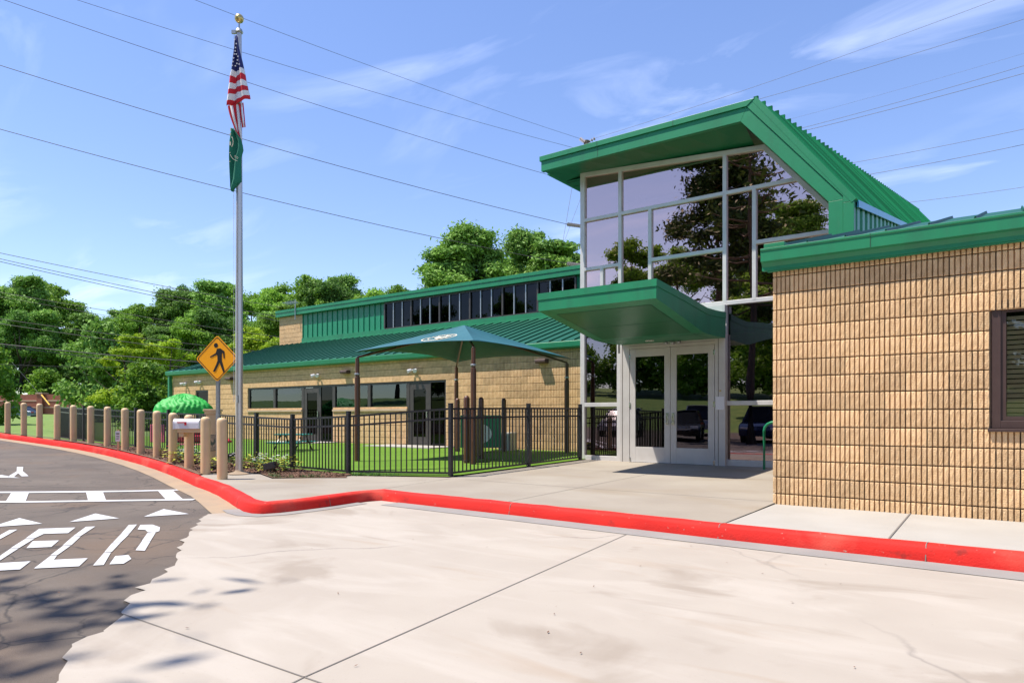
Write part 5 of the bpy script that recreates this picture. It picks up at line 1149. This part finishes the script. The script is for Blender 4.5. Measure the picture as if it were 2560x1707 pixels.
# weeds along the fence foot and the kerb
v = []; f = []
for k in range(420):
    t = rn.random()
    if t < .5: x = rn.choice([-9.6, -9.5, -9.2, -8.9]) + rn.gauss(0, .10); y = 8.22 + (-9.75-x)*-.378*1.0 - .07 + rn.gauss(0, .03)
    else: x = rn.uniform(-10.9, -9.8); y = float(np.interp(x, [-11.32, -10.44, -9.97, -9.38], [7.5, 7.16, 7.54, 7.9])) + abs(rn.gauss(0, .05))
    a = rn.uniform(0, 6.3); h = rn.uniform(.02, .10); b_ = Vector((x, y, G(x, y))); s = Vector((math.cos(a), math.sin(a), 0))*.006; l_ = Vector((rn.gauss(0, .04), rn.gauss(0, .04), h)); i = len(v)
    v += [tuple(b_-s), tuple(b_+s), tuple(b_+l_)]; f.append((i, i+1, i+2))
o = mesh_obj('weed_tufts', v, f, 'flower_leaf'); tag(o, 'thin green weeds along the fence foot', 'weeds', kind='stuff')
# litter: small dry leaves and grit on the paving
v = []; f = []
for k in range(90):
    x = rn.uniform(-9, 3); y = rn.uniform(1.2, 8.4); 
    if y > 6.65 and rn.random() < .5: continue
    z = (.016 if y < 6.6 else .163 + .0175*max(0, y-7)); a = rn.uniform(0, 6.3); L = rn.uniform(.005, .014); W = L*rn.uniform(.25, .6); d = Vector((math.cos(a), math.sin(a), rn.uniform(-.1, .3)))*L; s = Vector((-math.sin(a), math.cos(a), 0))*W; c = Vector((x, y, z + .003)); i = len(v)
    v += [tuple(c-d), tuple(c+s), tuple(c+d), tuple(c-s)]; f.append((i, i+1, i+2, i+3))
o = mesh_obj('paving_litter', v, f, 'mulch_chip'); tag(o, 'tiny dry leaves and grit scattered on the pale paving', 'litter', kind='stuff')
# ---- cars
def car(name, loc, rz, body, label, group, suv=False):
    r_ = empty('parked_car', loc, rz, label, 'car', group); h = 1.72 if suv else 1.45; L = 2.3; W = .90; bh = .98 if suv else .86
    prof_ = [(-L, .34), (-L, .62), (-L+.10, bh-.08), (-L+.5, bh), (-.6, bh+.05), (1.0, bh+.02), (L-.45, bh-.10), (L-.08, bh-.24), (L, .55), (L-.03, .30)]
    # lower body lofted from side profile with tumblehome
    v = []; f = []; n = len(prof_)
    lay = [(-W, .0), (-W*.985, .05), (-W*.9, .12)]
    for s, ins in ((-1, .10), (-1, 0), (1, 0), (1, .10)):
        for x, z in prof_:
            k = 1 - ins*.5; v.append((x*k, s*W*(1 if ins == 0 else 1) * (1.0 if ins == 0 else .93), .34 + (z-.34)*(1 if ins == 0 else 1.03)))
    for a in range(3):
        for k in range(n): f.append((a*n+k, a*n+(k+1) % n, (a+1)*n+(k+1) % n, (a+1)*n+k))
    order_ = [1, 0, 3, 2]
    v = []
    rows_ = [(-.86, 1.0, .03), (-.90, .985, 0), (.90, .985, 0), (.86, 1.0, .03)]
    for y, sx, dz in rows_:
        for x, z in prof_: v.append((x*sx, y, z + (dz if z > .7 else 0)))
    f = [(a*n+k, a*n+(k+1) % n, (a+1)*n+(k+1) % n, (a+1)*n+k) for a in range(3) for k in range(n)] + [tuple(range(n))[::-1], tuple(range(3*n, 4*n))]
    o = mesh_obj('body', v, f, body, r_); bm = bmesh.new(); bm.from_mesh(o.data); bmesh.ops.recalc_face_normals(bm, faces=bm.faces); bm.to_mesh(o.data); bm.free(); o.modifiers.new('b', 'BEVEL').width = .05; o.modifiers['b'].segments = 3
    b0, b1, t0, t1 = (-2.0, 1.15, -1.75, .35) if suv else (-1.75, 1.15, -1.05, .35)
    v = [(b0, -.84, bh), (b1, -.84, bh), (b1, .84, bh), (b0, .84, bh), (t0, -.64, h-.03), (t1, -.64, h-.03), (t1, .64, h-.03), (t0, .64, h-.03)]
    o = mesh_obj('windows', v, [(0, 1, 5, 4), (1, 2, 6, 5), (2, 3, 7, 6), (3, 0, 4, 7)], 'car_glass', r_)
    o = MB().obox(((t0+t1)/2, 0, h-.01), (1, 0, 0), (0, 1, 0), (0, 0, 1), (t1-t0)/2+.06, .66, .025).build('roof', body, r_, bevel=.02)
    pil = MB()
    for s in (-1, 1):
        for (a, c) in (((b0, .85, bh), (t0, .65, h)), ((b1, .85, bh), (t1, .65, h)), (((b0+b1)/2-.1, .85, bh), ((t0+t1)/2, .65, h))): pil.bar((a[0], s*a[1], a[2]), (c[0], s*c[1], c[2]-.02), .05, .07)
    pil.build('pillars', body, r_)
    for x in (-1.38, 1.42):
        for s in (-1, 1):
            w_ = MB(); w_.tube([(x, s*.70, .33), (x, s*.915, .33)], .33, 20); w_ = w_.build('wheel', 'rubber', r_); q = MB(); q.tube([(x, s*.91, .33), (x, s*.925, .33)], .21, 16); q.build('rim', 'chrome', w_)
    for s in (-1, 1):
        MB().obox((L-.10, s*.66, .66), (1, 0, 0), (0, 1, 0), (0, 0, 1), .09, .18, .06).build('headlight', 'lamp_glass', r_, bevel=.02); MB().obox((-L+.03, s*.68, .74), (1, 0, 0), (0, 1, 0), (0, 0, 1), .05, .16, .07).build('tail_light', 'tail_red', r_)
    return r_
pc = at(42, 1046, 78); car('parked_car', (pc.x, pc.y, pc.z-.02), R(36.4 + 180), 'car_slate', 'blue-grey sedan passing in front of the far brick wall', None)
lotcars = 'cars in the lot opposite, mirrored in the glass doors'
for k, (x, y, rz, c, suv, lb) in enumerate([(-13.5, -6.2, 72, 'car_black', False, 'dark sedan mirrored low in the right glass door'), (-10.0, -7.6, 80, 'car_navy', True, 'dark blue sport utility car mirrored in the pane right of the doors'), (-17.2, -6.5, 75, 'car_silver', False, 'silver sedan mirrored in the left glass door'), (-15.6, -13.8, 250, 'car_silver', True, 'silver sport utility car mirrored high in the right door'), (-20.5, -13.5, 255, 'car_white', False, 'white sedan mirrored in the left door behind the silver one'), (-11.2, -14.8, 250, 'car_red', False, 'red car mirrored at the right edge of the glass'), (-24.5, -7.0, 75, 'car_white', True, 'white sport utility car mirrored in the pane left of the doors'), (-26.5, -26, 170, 'car_white', False, 'white car mirrored small on the far bank'), (-6.8, -8.4, 78, 'car_silver', True, 'silver sport utility car mirrored behind the handrail')]):
    car('parked_car', (x, y, ramp(x)), R(rz), c, lb, lotcars, suv)
# ---- far brick wall with piers
w0 = at(-60, 1041.6, 96); w1 = at(255, 1041.6, 92); dw = (w1-w0); dw.z = 0; Lw = dw.length; aw = math.atan2(dw.y, dw.x)
bw = empty('brick_wall', (w0.x, w0.y, 0.9), aw, 'long low red brick wall with pale cap beyond the lawn', 'wall')
MB().box(0, Lw, 0, .4, -.5, 2.45).build('brickwork', 'brick_far', bw); MB().box(0, Lw, -.04, .44, 2.45, 2.62).build('cap', 'brick_cap', bw); MB().box(0, Lw, -.10, .0, 1.55, 1.66).build('band', 'brick_cap', bw); MB().box(0, Lw, .1, .3, 2.62, 3.4).build('upper_course', 'brick_far', bw)
for k in range(3):
    x = Lw*(.12 + .40*k)*1.02
    if k < 3: MB().box(x-.45, x+.45, -.35, .5, -.5, 3.45).build('pier', 'brick_far', bw); MB().box(x-.55, x+.55, -.45, .6, 3.45, 3.65).build('pier_cap', 'brick_cap', bw)
# ---- utility poles, insulators and wires
pb = at(1466, 1041.6, 46); ptop = at(1466, 352, 46)
up = empty('utility_pole', (pb.x, pb.y, .5), 0, 'tall grey transmission pole whose top shows above the tower roof', 'utility pole')
MB().lathe([(.26, -.5), (.17, ptop.z-.5), (0, ptop.z-.5)], 12).build('pole', 'wood_pole', up, smooth=True)
def ins_string(p, q, n=9):
    b = MB(); p, q = Vector(p), Vector(q); b.tube([p, q], .03, 6)
    for k in range(n):
        t = (k+.5)/n; c = p.lerp(q, t); d = (q-p).normalized(); b.tube([c - d*.03, c + d*.03], [.13, .05], 8)
    o = b.build('insulator', 'insulator', up); o.location = -Vector(up.location); return o
ins_string(at(1419, 561, 43.5), at(1462, 567, 46)); ins_string(at(1419, 659, 43.5), at(1462, 664, 46)); ins_string(at(1450, 347, 45.7), at(1462, 356, 46), 3); ins_string(at(1488, 346, 46), at(1470, 356, 46), 3); ins_string(at(1438, 371, 45), at(1462, 380, 46), 4)
nw = [0]
def wire(p, d0, q, d1, sag, rad, mat, label, ext=0.0):
    A = at(p[0], p[1], d0); B = at(q[0], q[1], d1); pts = []
    for k in range(17):
        t = k/16; c = A.lerp(B, t); c.z -= sag*4*t*(1-t); pts.append(c)
    b = MB(); b.tube(pts, rad, 4); o = b.build('power_line', mat, fix=False); tag(o, label, 'power line', 'overhead wires against the sky'); return o
# transmission wires to the left: extended past the frame edge
def leftw(q, p, d1, d0, sag, rad, lab):
    dxp = p[0]-q[0]; sl = (p[1]-q[1])/dxp; p2 = (p[0]-420, p[1]-420*sl); wire(p2, d0, q, d1, sag, rad, 'wire', lab)
leftw((1450, 347), (505, -2), 45.7, 26, .25, .010, 'uppermost overhead wire rising left from the pole top'); leftw((1438, 371), (215, -2), 45, 28, .3, .011, 'second overhead wire left of the pole, just below the top one')
leftw((1462, 463), (36, -2), 46, 30, .4, .014, 'third overhead wire, crossing behind the striped flag'); leftw((1419, 561), (0, 149), 43.5, 32, .5, .017, 'fourth overhead wire, crossing behind the flag junction'); leftw((1419, 659), (0, 307), 43.5, 32, .55, .017, 'lowest of the long wires, ending at the insulator by the tower')
def rightw(p, q, d0, d1, sag, rad, mat, lab):
    sl = (q[1]-p[1])/(q[0]-p[0]); q2 = (q[0]+300, q[1]+300*sl); wire(p, d0, q2, d1, sag, rad, mat, lab)
rightw((1488, 346), (2465, 1), 46, 32, .3, .010, 'wire_thin', 'uppermost overhead wire rising right from the pole top'); rightw((1800, 275), (2560, 42), 46, 34, .2, .012, 'wire_thin', 'second overhead wire right of the tower ridge'); rightw((1900, 318), (2560, 129), 60, 50, .2, .007, 'wire_thin', 'faint thin wire between the second and third at right')
rightw((1900, 347), (2560, 158), 46, 36, .2, .012, 'wire_thin', 'upper wire of the close pair at right'); rightw((1900, 353), (2560, 177), 46, 36, .2, .014, 'wire_thin', 'lower wire of the close pair at right'); rightw((1990, 431), (2560, 316), 46, 36, .2, .012, 'wire_thin', 'wire meeting the tower slope halfway down'); rightw((2040, 458), (2560, 354), 46, 36, .2, .014, 'wire_thin', 'next wire down the tower slope'); rightw((2200, 514), (2560, 462), 46, 38, .15, .012, 'wire_thin', 'lowest overhead wire above the right roof')
for k, (p, q, rad, lb) in enumerate([((0, 633), (700, 768), .016, 'top distribution wire above the left trees'), ((0, 648), (700, 793), .016, 'second distribution wire above the left trees'), ((0, 655), (700, 803), .016, 'third distribution wire above the left trees'), ((0, 730), (700, 843), .013, 'fourth distribution wire across the tree tops at left'), ((0, 741), (700, 858), .010, 'fifth thin distribution wire across the tree tops at left'), ((0, 796), (700, 884), .013, 'sixth wire crossing in front of the left trees'), ((0, 808), (700, 902), .016, 'seventh wire crossing in front of the left trees'), ((0, 857), (560, 909), .028, 'thick black cable crossing in front of the lime tree'), ((0, 862), (560, 927), .020, 'lower black cable crossing in front of the lime tree'), ((0, 905), (300, 917), .010, 'lowest thin wire in front of the left trees')]):
    sl = (q[1]-p[1])/(q[0]-p[0]); wire((p[0]-250, p[1]-250*sl*1.15), 36, q, 44, .15, rad, 'wire', lb)
gw = MB(); gw.tube([at(30, 905, 40), at(122, 1012, 33)], .007, 5); gwo = gw.build('guy_wire', 'wire'); tag(gwo, 'slanting guy wire with yellow guard at the far fence end', 'guy wire'); g2 = MB(); g2.tube([at(104, 987, 34.0), at(124, 1012, 33)], .03, 6); g2.build('guard', 'guard_yellow', gwo)
gw = MB()
for p, q in (((1430, 470), (1408, 600)), ((1454, 490), (1412, 600)), ((1456, 590), (1440, 630))): gw.tube([at(*p, 46), at(*q, 44)], .012, 4)
tag(gw.build('guy_wires', 'wire_thin'), 'thin guy wires dropping from the hidden pole left of the tower', 'guy wire')

# ================================================================ trees
def leaf_mesh(name, clumps, leaf, per, seed, mat, aspect=1.7, up=.35, outward=.9):
    g = np.random.default_rng(seed); C = []; Nn = []
    for (c, rad) in clumps:
        n = int(per*(rad[0]*rad[1])**.75) if isinstance(rad, tuple) else int(per*rad**1.5)
        r3 = np.array(rad if isinstance(rad, tuple) else (rad, rad, rad))
        d = g.normal(size=(n, 3)); d /= np.linalg.norm(d, axis=1)[:, None]; q = g.random(n)**.45
        C.append(np.array(c) + (d*q[:, None]*.6 + g.normal(size=(n, 3))*.42)*r3); nn = d*outward + g.normal(size=(n, 3))*.55 + np.array([0, 0, up]); Nn.append(nn/np.linalg.norm(nn, axis=1)[:, None])
    C = np.concatenate(C); Nn = np.concatenate(Nn); n = len(C)
    t = np.cross(Nn, g.normal(size=(n, 3))); t /= np.linalg.norm(t, axis=1)[:, None]; b = np.cross(Nn, t); s = leaf*g.uniform(.55, 1.35, n)[:, None]
    L = t*s*aspect*.5; W = b*s*.5
    V = np.stack([C-L, C+W+Nn*s*.12, C+L, C-W+Nn*s*.12], 1).reshape(-1, 3)
    me = bpy.data.meshes.new(name); me.vertices.add(4*n); me.vertices.foreach_set('co', V.ravel().astype(np.float32)); me.loops.add(4*n); me.loops.foreach_set('vertex_index', np.arange(4*n, dtype=np.int32)); me.polygons.add(n); me.polygons.foreach_set('loop_start', np.arange(0, 4*n, 4, dtype=np.int32)); me.update(calc_edges=True); me.materials.append(M[mat]); return me
def trunk_mesh(h, r0, limbs, seed):
    rn = random.Random(seed); b = MB(); pts = []; x = y = 0
    for k in range(7): t = k/6; pts.append((x, y, h*t)); x += rn.uniform(-.15, .15); y += rn.uniform(-.15, .15)
    b.tube(pts, [r0*(1.25 if k == 0 else 1 - .85*k/6) for k in range(7)], 9)
    for (z, L, a, up_) in limbs:
        k = min(5, int(z/h*6)); p = Vector(pts[k]).lerp(Vector(pts[k+1]), z/h*6-k) if k < 6 else Vector(pts[6]); d = Vector((math.cos(a), math.sin(a), up_))
        b.tube([p, p + d*L*.5, p + d*L + Vector((0, 0, L*.15))], [r0*.34, r0*.22, r0*.06], 6)
    me = bpy.data.meshes.new('trunk'); me.from_pydata(b.v, [], b.f); me.materials.append(M['bark']); me.polygons.foreach_set('use_smooth', [True]*len(b.f)); return me
def make_tree(kind, seed, H, mat, leaf, per, dens=1.0):
    rn = random.Random(seed); cl = []; limbs = []
    if kind == 'broad':
        cw = H*.30
        lobes = []
        for k in range(13):
            t = rn.random()**.8; z = H*(.26 + .66*t); w_ = cw*math.sin(math.pi*min(1, (.16 + .80*t)))**.6; a = rn.uniform(0, 6.28); q = w_*rn.uniform(.25, .95); lobes.append((q*math.cos(a), q*math.sin(a), z, H*rn.uniform(.055, .11)*(1.15 - .45*t)))
        for k in range(int(120*dens)):
            lx, ly, lz, lr = rn.choice(lobes); r_ = rn.uniform(.022, .052)*H
            cl.append(((lx + rn.gauss(0, .62)*lr, ly + rn.gauss(0, .62)*lr, lz + rn.gauss(0, .55)*lr), (r_*1.3, r_*1.3, r_*.75)))
        for k in range(9): limbs.append((H*rn.uniform(.25, .7), H*rn.uniform(.15, .28), rn.uniform(0, 6.28), rn.uniform(.4, .9)))
        tr = (H*.86, H*.022)
    elif kind == 'pine':
        for k in range(int(52*dens)):
            t = rn.random()**.85; z = H*(.38 + .60*t); w_ = H*.23*(1.10-t)**.55; a = rn.uniform(0, 6.28); q = w_*(.30 + .70*rn.random()); r_ = H*rn.uniform(.020, .046)
            cl.append(((q*math.cos(a), q*math.sin(a), z), (r_*1.35, r_*1.35, r_*.75)))
            if k % 2 == 0: limbs.append((z*.97, q*.95, a, .12))
        tr = (H*.95, H*.012)
    elif kind == 'dense':
        for k in range(int(60*dens)):
            t = rn.random(); z = H*(.05 + .90*t); w_ = H*.36*math.sqrt(max(.02, 1-(t*1.0-.30)**2/.52)); a = rn.uniform(0, 6.28); q = w_*(rn.random()**.4)*.95; r_ = H*rn.uniform(.07, .12); cl.append(((q*math.cos(a), q*math.sin(a), z), (r_, r_, r_*.85)))
        tr = (H*.8, H*.018)
    return leaf_mesh('crown', cl, leaf, per, seed, mat, aspect=(2.6 if kind == 'pine' else 1.5)), trunk_mesh(tr[0], tr[1], limbs, seed)
TV = {'oak_a': make_tree('broad', 1, 14, 'leaf_mid', .155, 560), 'oak_b': make_tree('broad', 2, 14, 'leaf_dark', .155, 560), 'oak_c': make_tree('broad', 3, 14, 'leaf_mid', .155, 560), 'pine_a': make_tree('pine', 4, 16, 'leaf_pine', .15, 820, 1.5), 'pine_b': make_tree('pine', 5, 16, 'leaf_pine', .15, 820, 1.7), 'lime': make_tree('broad', 6, 8, 'leaf_lime', .125, 620, 1.0), 'bush': make_tree('dense', 7, 5, 'leaf_mid', .17, 300, 1.2), 'bigpine': make_tree('pine', 8, 17, 'leaf_pine', .13, 980, 2.0), 'mirrorpine': make_tree('pine', 15, 17, 'leaf_backlit', .10, 900, 1.5), 'lotpine': make_tree('pine', 12, 17, 'leaf_backlit', .13, 26, 1.2), 'cedar': make_tree('dense', 9, 9, 'leaf_pine', .26, 170, 1.2)}
HH = {'oak_a': 14, 'oak_b': 14, 'oak_c': 14, 'pine_a': 16, 'pine_b': 16, 'lime': 8, 'bush': 5, 'bigpine': 17, 'lotpine': 17, 'mirrorpine': 17, 'cedar': 9}
def tree(var, px, ytop, d, label, group, name=None, wscale=1.0, base=None):
    p = at(px, 1041.6, d); z0 = gz(p.x, p.y) - .1 if base is None else base; zt_ = at(px, ytop, d).z; s = (zt_ - z0)/(HH[var]*1.0)
    r_ = empty(name or {'o': 'leafy_tree', 'p': 'pine_tree', 'l': 'lime_tree', 'b': 'round_bush', 'c': 'cedar_tree'}[var[0]], (p.x, p.y, z0), (px*7.1 + d) % 6.28, label, 'tree', group)
    for nme, me in (('crown', TV[var][0]), ('trunk', TV[var][1])):
        o = from_mesh(nme, me, r_); o.scale = (s*wscale, s*wscale, s)
    return r_
rn = random.Random(31)
tops = ([-300, -200, -120, -60, 0, 60, 110, 150, 200, 250, 330, 380, 420, 450, 500, 560, 600, 650, 700, 760, 800, 840, 900, 960, 1030, 1100], [700, 710, 715, 725, 720, 702, 692, 760, 770, 790, 770, 745, 722, 728, 715, 705, 692, 735, 690, 690, 682, 690, 722, 708, 722, 730])
far = 'trees of the wood behind the lawn and the classroom wing'
lbl = {'oak_a': 'mid-green leafy tree standing in the far wood', 'oak_b': 'dark green leafy tree standing in the far wood', 'oak_c': 'broad mid-green tree standing in the far wood', 'pine_a': 'tall pine standing among the trees of the far wood', 'pine_b': 'bushy pine standing among the trees of the far wood'}
def nth(k): return (ordn + ['fourteenth', 'fifteenth', 'sixteenth', 'seventeenth', 'eighteenth', 'nineteenth', 'twentieth', 'twenty-first', 'twenty-second', 'twenty-third', 'twenty-fourth', 'twenty-fifth'])[k]
desc = {'oak_a': 'mid-green leafy tree', 'oak_b': 'dark green leafy tree', 'oak_c': 'broad mid-green tree', 'pine_a': 'tall pine', 'pine_b': 'bushy pine'}
for k, x in enumerate(range(-20, 1090, 46)):
    var = ('pine_a', 'oak_b', 'pine_b', 'oak_a', 'oak_c')[k % 5] if x < 640 else ('oak_a', 'oak_c', 'oak_a', 'oak_b', 'pine_b')[k % 5]
    tree(var, x, np.interp(x, *tops) + rn.uniform(-10, 14), rn.uniform(104, 116) if x < 345 else rn.uniform(84, 98), desc[var] + ' on the wood skyline, %s counted from the left' % nth(k), far)
for k, x in enumerate(range(-10, 760, 58)):
    var = ('oak_b', 'oak_b', 'pine_a', 'oak_a', 'oak_b')[k % 5]
    tree(var, x + rn.uniform(-10, 10), np.interp(x, *tops) + rn.uniform(55, 105), rn.uniform(99, 104) if x < 345 else rn.uniform(66, 78), desc[var] + ' below the wood skyline, %s counted from the left' % nth(k), far, wscale=1.15)
for k, x in enumerate(range(0, 700, 74)):
    var = ('oak_b', 'oak_a', 'oak_b', 'oak_c')[k % 4]
    tree(var, x + rn.uniform(-12, 12), np.interp(x, *tops) + rn.uniform(130, 175), rn.uniform(118, 126), desc[var] + ' deep in the wood shade, %s from the left' % nth(k), far, wscale=1.5)
tree('lime', 318, 832, 50, 'bright yellow-green tree behind the far end of the fence', None, wscale=1.15)
tree('lime', 420, 842, 56, 'second yellow-green tree, partly behind the diamond sign', None)
tree('cedar', 258, 800, 58, 'feathery dark green cedar left of the yellow-green tree', None, wscale=.95)
tree('bush', 372, 908, 42, 'dense round bush beside the left end of the classroom wing', None, wscale=1.15)
tree('bush', 120, 925, 98, 'pale green bush above the brick wall', None, wscale=1.2)
tree('bush', -48, 850, 48, 'dark leafy tree at the left picture edge', None, wscale=.9)
tree('lime', 645, 812, 62, 'small yellow-green tree beside the clerestory pier', None); tree('lime', 690, 838, 55, 'lower yellow-green tree against the clerestory pier', None, wscale=.8); tree('lime', 590, 860, 58, 'yellow-green shrub between flagpole and clerestory', None)
# pines behind the classroom wing
pg = 'pines behind the classroom wing'
tree('bigpine', 1178, 566, 58, 'large spreading pine behind the clerestory roof', pg, wscale=1.15); tree('pine_b', 1120, 622, 56, 'left shoulder pine beside the large spreading pine', pg, wscale=1.2); tree('bigpine', 1318, 572, 62, 'tall pine midway between the large pine and the tower', pg, wscale=.85); tree('pine_b', 1392, 606, 60, 'pine with its top just left of the insulators', pg, wscale=1.15); tree('pine_a', 1440, 632, 64, 'pine partly hidden by the glass tower edge', pg, wscale=1.2); tree('pine_b', 1250, 650, 66, 'low pine filling the gap beside the large pine', pg, wscale=1.4); tree('oak_a', 1090, 690, 70, 'round leafy tree left of the pines', None)
# trees across the lot: they cast the dappled shade and stand mirrored in the glass
def tree_at(var, x, y, H, label, group, ws=1.0, rz=0.0):
    r_ = empty('pine_tree' if 'pine' in var else 'bank_bush' if var == 'bush' else 'leafy_tree', (x, y, (gz(x, y) if y < -17 else 0) - .05), rz, label, 'tree', group); s = H/HH[var]
    for nme, me in (('crown', TV[var][0]), ('trunk', TV[var][1])):
        o = from_mesh(nme, me, r_); o.scale = (s*ws, s*ws, s)
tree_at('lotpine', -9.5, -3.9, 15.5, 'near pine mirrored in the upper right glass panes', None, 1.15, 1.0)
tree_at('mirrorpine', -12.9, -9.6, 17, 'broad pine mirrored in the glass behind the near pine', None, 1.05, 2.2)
gm = 'trees across the lot mirrored in the glass'
for k, (x, y, H, var) in enumerate([(-60, -40, 15, 'oak_a'), (-52, -44, 16, 'oak_b'), (-44, -42, 15, 'pine_a'), (-36, -46, 17, 'oak_c'), (-29, -42, 15, 'oak_a'), (-22, -46, 18, 'oak_b'), (-16, -38, 17, 'pine_b'), (-10, -44, 17, 'oak_a'), (-3, -40, 16, 'oak_c'), (5, -42, 16, 'oak_b'), (-68, -34, 14, 'oak_b'), (-13, -24, 13, 'oak_a'), (-4.5, -17, 12, 'oak_b')]):
    tree_at(var, x, y, H, 'leafy tree mirrored in the glass, across the parking lot' if 'oak' in var else 'pine mirrored in the glass, across the parking lot', gm, 1.1, k*1.7)
for k in range(17):
    x = -62 + k*4.2; tree_at('bush', x, -37 + 2*math.sin(k*2.3), 6.2 + 1.2*math.sin(k*1.9), 'dense bush on the bank mirrored in the glass', 'bushes on the mirrored bank', 1.15, k*1.1)
